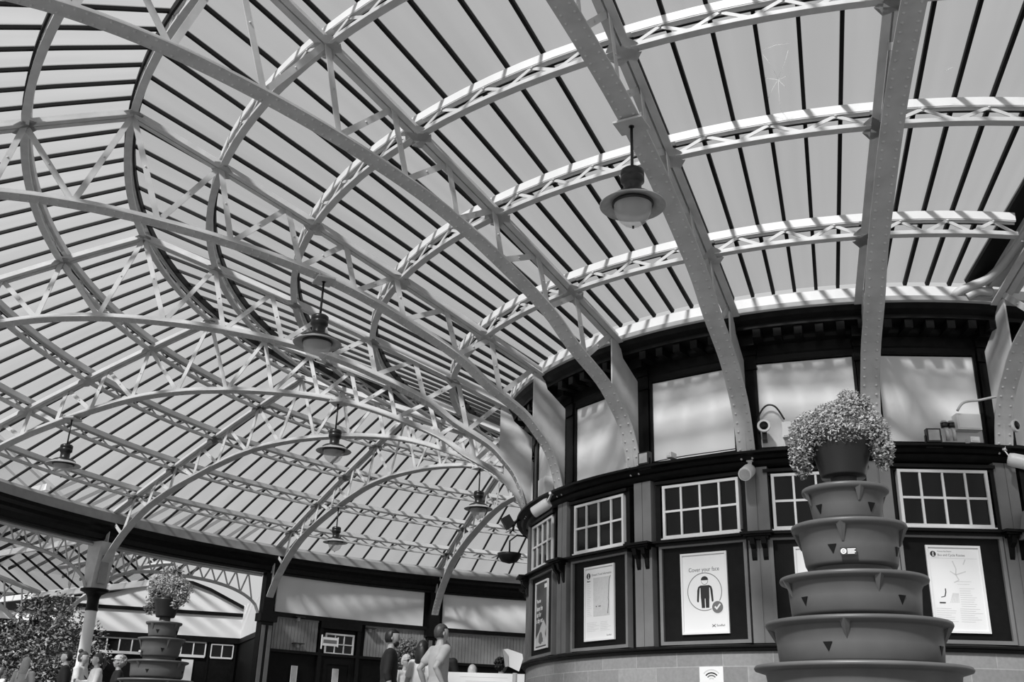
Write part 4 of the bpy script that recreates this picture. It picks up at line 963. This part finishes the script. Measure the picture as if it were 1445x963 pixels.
    if hair != 'none':
        k_ = {'short': 1.08, 'crop': 1.05, 'long': 1.14, 'bun': 1.09, 'tail': 1.09, 'curly': 1.25, 'beard': 1.09}[hair]
        ellipsoid(bm, (.012, 0, 1.645), (.102 * k_, .082 * k_, .116 * k_), 32, 24, cap)
        if hair == 'long': ellipsoid(bm, (-.06, 0, 1.52), (.055, .098, .21), 18, 14); 
        if hair == 'bun': ellipsoid(bm, (-.06, 0, 1.77), (.05, .05, .045), 14, 10)
        if hair == 'tail': ellipsoid(bm, (-.135, 0, 1.6), (.035, .035, .14), 14, 12)
        if hair == 'curly':
            for _ in range(40):
                d = V((random.gauss(-.3, 1), random.gauss(0, 1), random.gauss(.5, 1))).normalized(); ellipsoid(bm, (d.x * .1 - .02, d.y * .1, 1.66 + d.z * .11), (.032,) * 3, 8, 6)
        if hair == 'beard': ellipsoid(bm, (.065, 0, 1.555), (.055, .062, .05), 16, 12)
        hm = bpy.data.meshes.new('hair'); bm.to_mesh(hm); put('hair', hm, hairm)
    bm.free()
    if 'glasses' in extras or 'sunglasses' in extras:
        mb = MB()
        for sd in (-1, 1):
            mb.tube([(.122, sd * .033, 1.648), (.128, sd * .033, 1.648)], [.024, .024], 12); mb.tube([(.122, sd * .058, 1.65), (.02, sd * .084, 1.645)], .003, 5)
        mb.tube([(.128, -.012, 1.652), (.128, .012, 1.652)], .003, 5); put('glasses', mb.data('glasses', None), 'ink')
    if 'cap' in extras:
        mb = MB(); mb.lathe([(.105, 1.68), (.107, 1.70), (.09, 1.76), (.05, 1.785), (0, 1.79)], 24, (.01, 0, 0)); mb.box(.08, .17, -.06, .06, 1.685, 1.695); put('cap', mb.data('cap', None), 'clothwhite')
    if 'bag' in extras:
        mb = MB(); mb.tube([(-.02, -.1, 1.46), (.15, -.02, 1.25), (.14, .12, 1.1), (.0, .2, .98)], .012, 6); mb.box(-.08, .1, .19, .27, .78, 1.0); put('bag', mb.data('bag', None), 'clothblack')
    if 'strap' in extras:
        mb = MB()
        for sd in (-1, 1): mb.tube([(-.13, sd * .1, 1.3), (-.06, sd * .1, 1.46), (.06, sd * .1, 1.45), (.13, sd * .1, 1.32)], .014, 6)
        put('straps', mb.data('straps', None), 'clothwhite')
    return root
CAMXY = V((0, -17.97))
def toward(x, y): return atan2(CAMXY.y - y, CAMXY.x - x)           # heading that faces the camera
def people():
    right = lambda x, y: toward(x, y) + pi / 2                     # heading to the right as the camera sees it
    P = [(-6.41, -3.40), (-5.46, -3.84), (-6.08, -2.13), (-7.53, -.14), (-6.12, -2.85), (-5.39, -2.6), (-5.78, .03), (-14.08, -.66), (-13.3, -1.18), (-13.76, .05), (-15.02, .04), (-16.36, .43), (-19.13, 2.79)]
    R = [right(*q) for q in P]
    def pp(i, off, *a, **k): person(a[0], (P[i][0], P[i][1], 0), R[i] + off, *a[1:], **k)
    pp(0, 0, 'man in a black jumper with dark hair and beard facing right', 1.8, 'clothblack', 'denim', 'beard', 'hairdark', sleeves='half')
    pp(1, RD(28), 'man in a pale T-shirt seen from behind with cropped hair', 1.82, 'clothgrey', 'denim', 'crop', 'hairbrown', pose='back', sleeves='short')
    pp(2, RD(-100), 'man in a dark shirt and sunglasses half hidden behind the pale T-shirt', 1.78, 'clothblack', 'denim', 'none', 'hairdark', sleeves='short', skin='skin2', extras=('sunglasses',))
    pp(3, RD(-55), 'white haired man in glasses and a white shirt facing the camera', 1.7, 'clothwhite', 'denim', 'short', 'hairgrey', pose='fold', extras=('glasses',))
    pp(4, RD(60), 'dark haired woman in a white top beside the pale T-shirt', 1.68, 'clothwhite', 'denim', 'long', 'hairdark', sleeves='short', female=True, extras=('strap',))
    pp(5, RD(85), 'blond child seen from behind in front of the white board', 1.35, 'clothgrey', 'denim', 'long', 'hairblond', female=True)
    pp(6, RD(20), 'curly haired person in a dark jacket beside the tilted panel', 1.65, 'clothblack', 'clothblack', 'curly', 'hairdark', pose='reach', extras=('strap',))
    pp(7, RD(-25), 'woman with a hair bun in a white cardigan in front of the column', 1.68, 'clothwhite', 'clothblack', 'bun', 'hairbrown', pose='hold', female=True, extras=('bag',))
    pp(8, RD(195), 'girl with a ponytail in a white T-shirt facing left', 1.6, 'clothwhite', 'clothblack', 'tail', 'hairbrown', pose='hold', female=True, sleeves='half')
    pp(9, RD(190), 'blond woman in a white cap and black top beside the far planter', 1.66, 'clothblack', 'clothwhite', 'curly', 'hairblond', pose='hold', sleeves='short', female=True, extras=('cap',))
    pp(10, RD(180), 'dark haired person facing left behind the white cardigan', 1.75, 'clothblack', 'clothblack', 'short', 'hairdark')
    pp(11, RD(70), 'blond long haired woman seen from behind in front of the shrub', 1.65, 'clothgrey', 'clothblack', 'long', 'hairblond', female=True, extras=('strap',))
    pp(12, RD(30), 'person in a pale top cut by the left edge', 1.6, 'clothgrey', 'denim', 'long', 'hairbrown', female=True)
people()
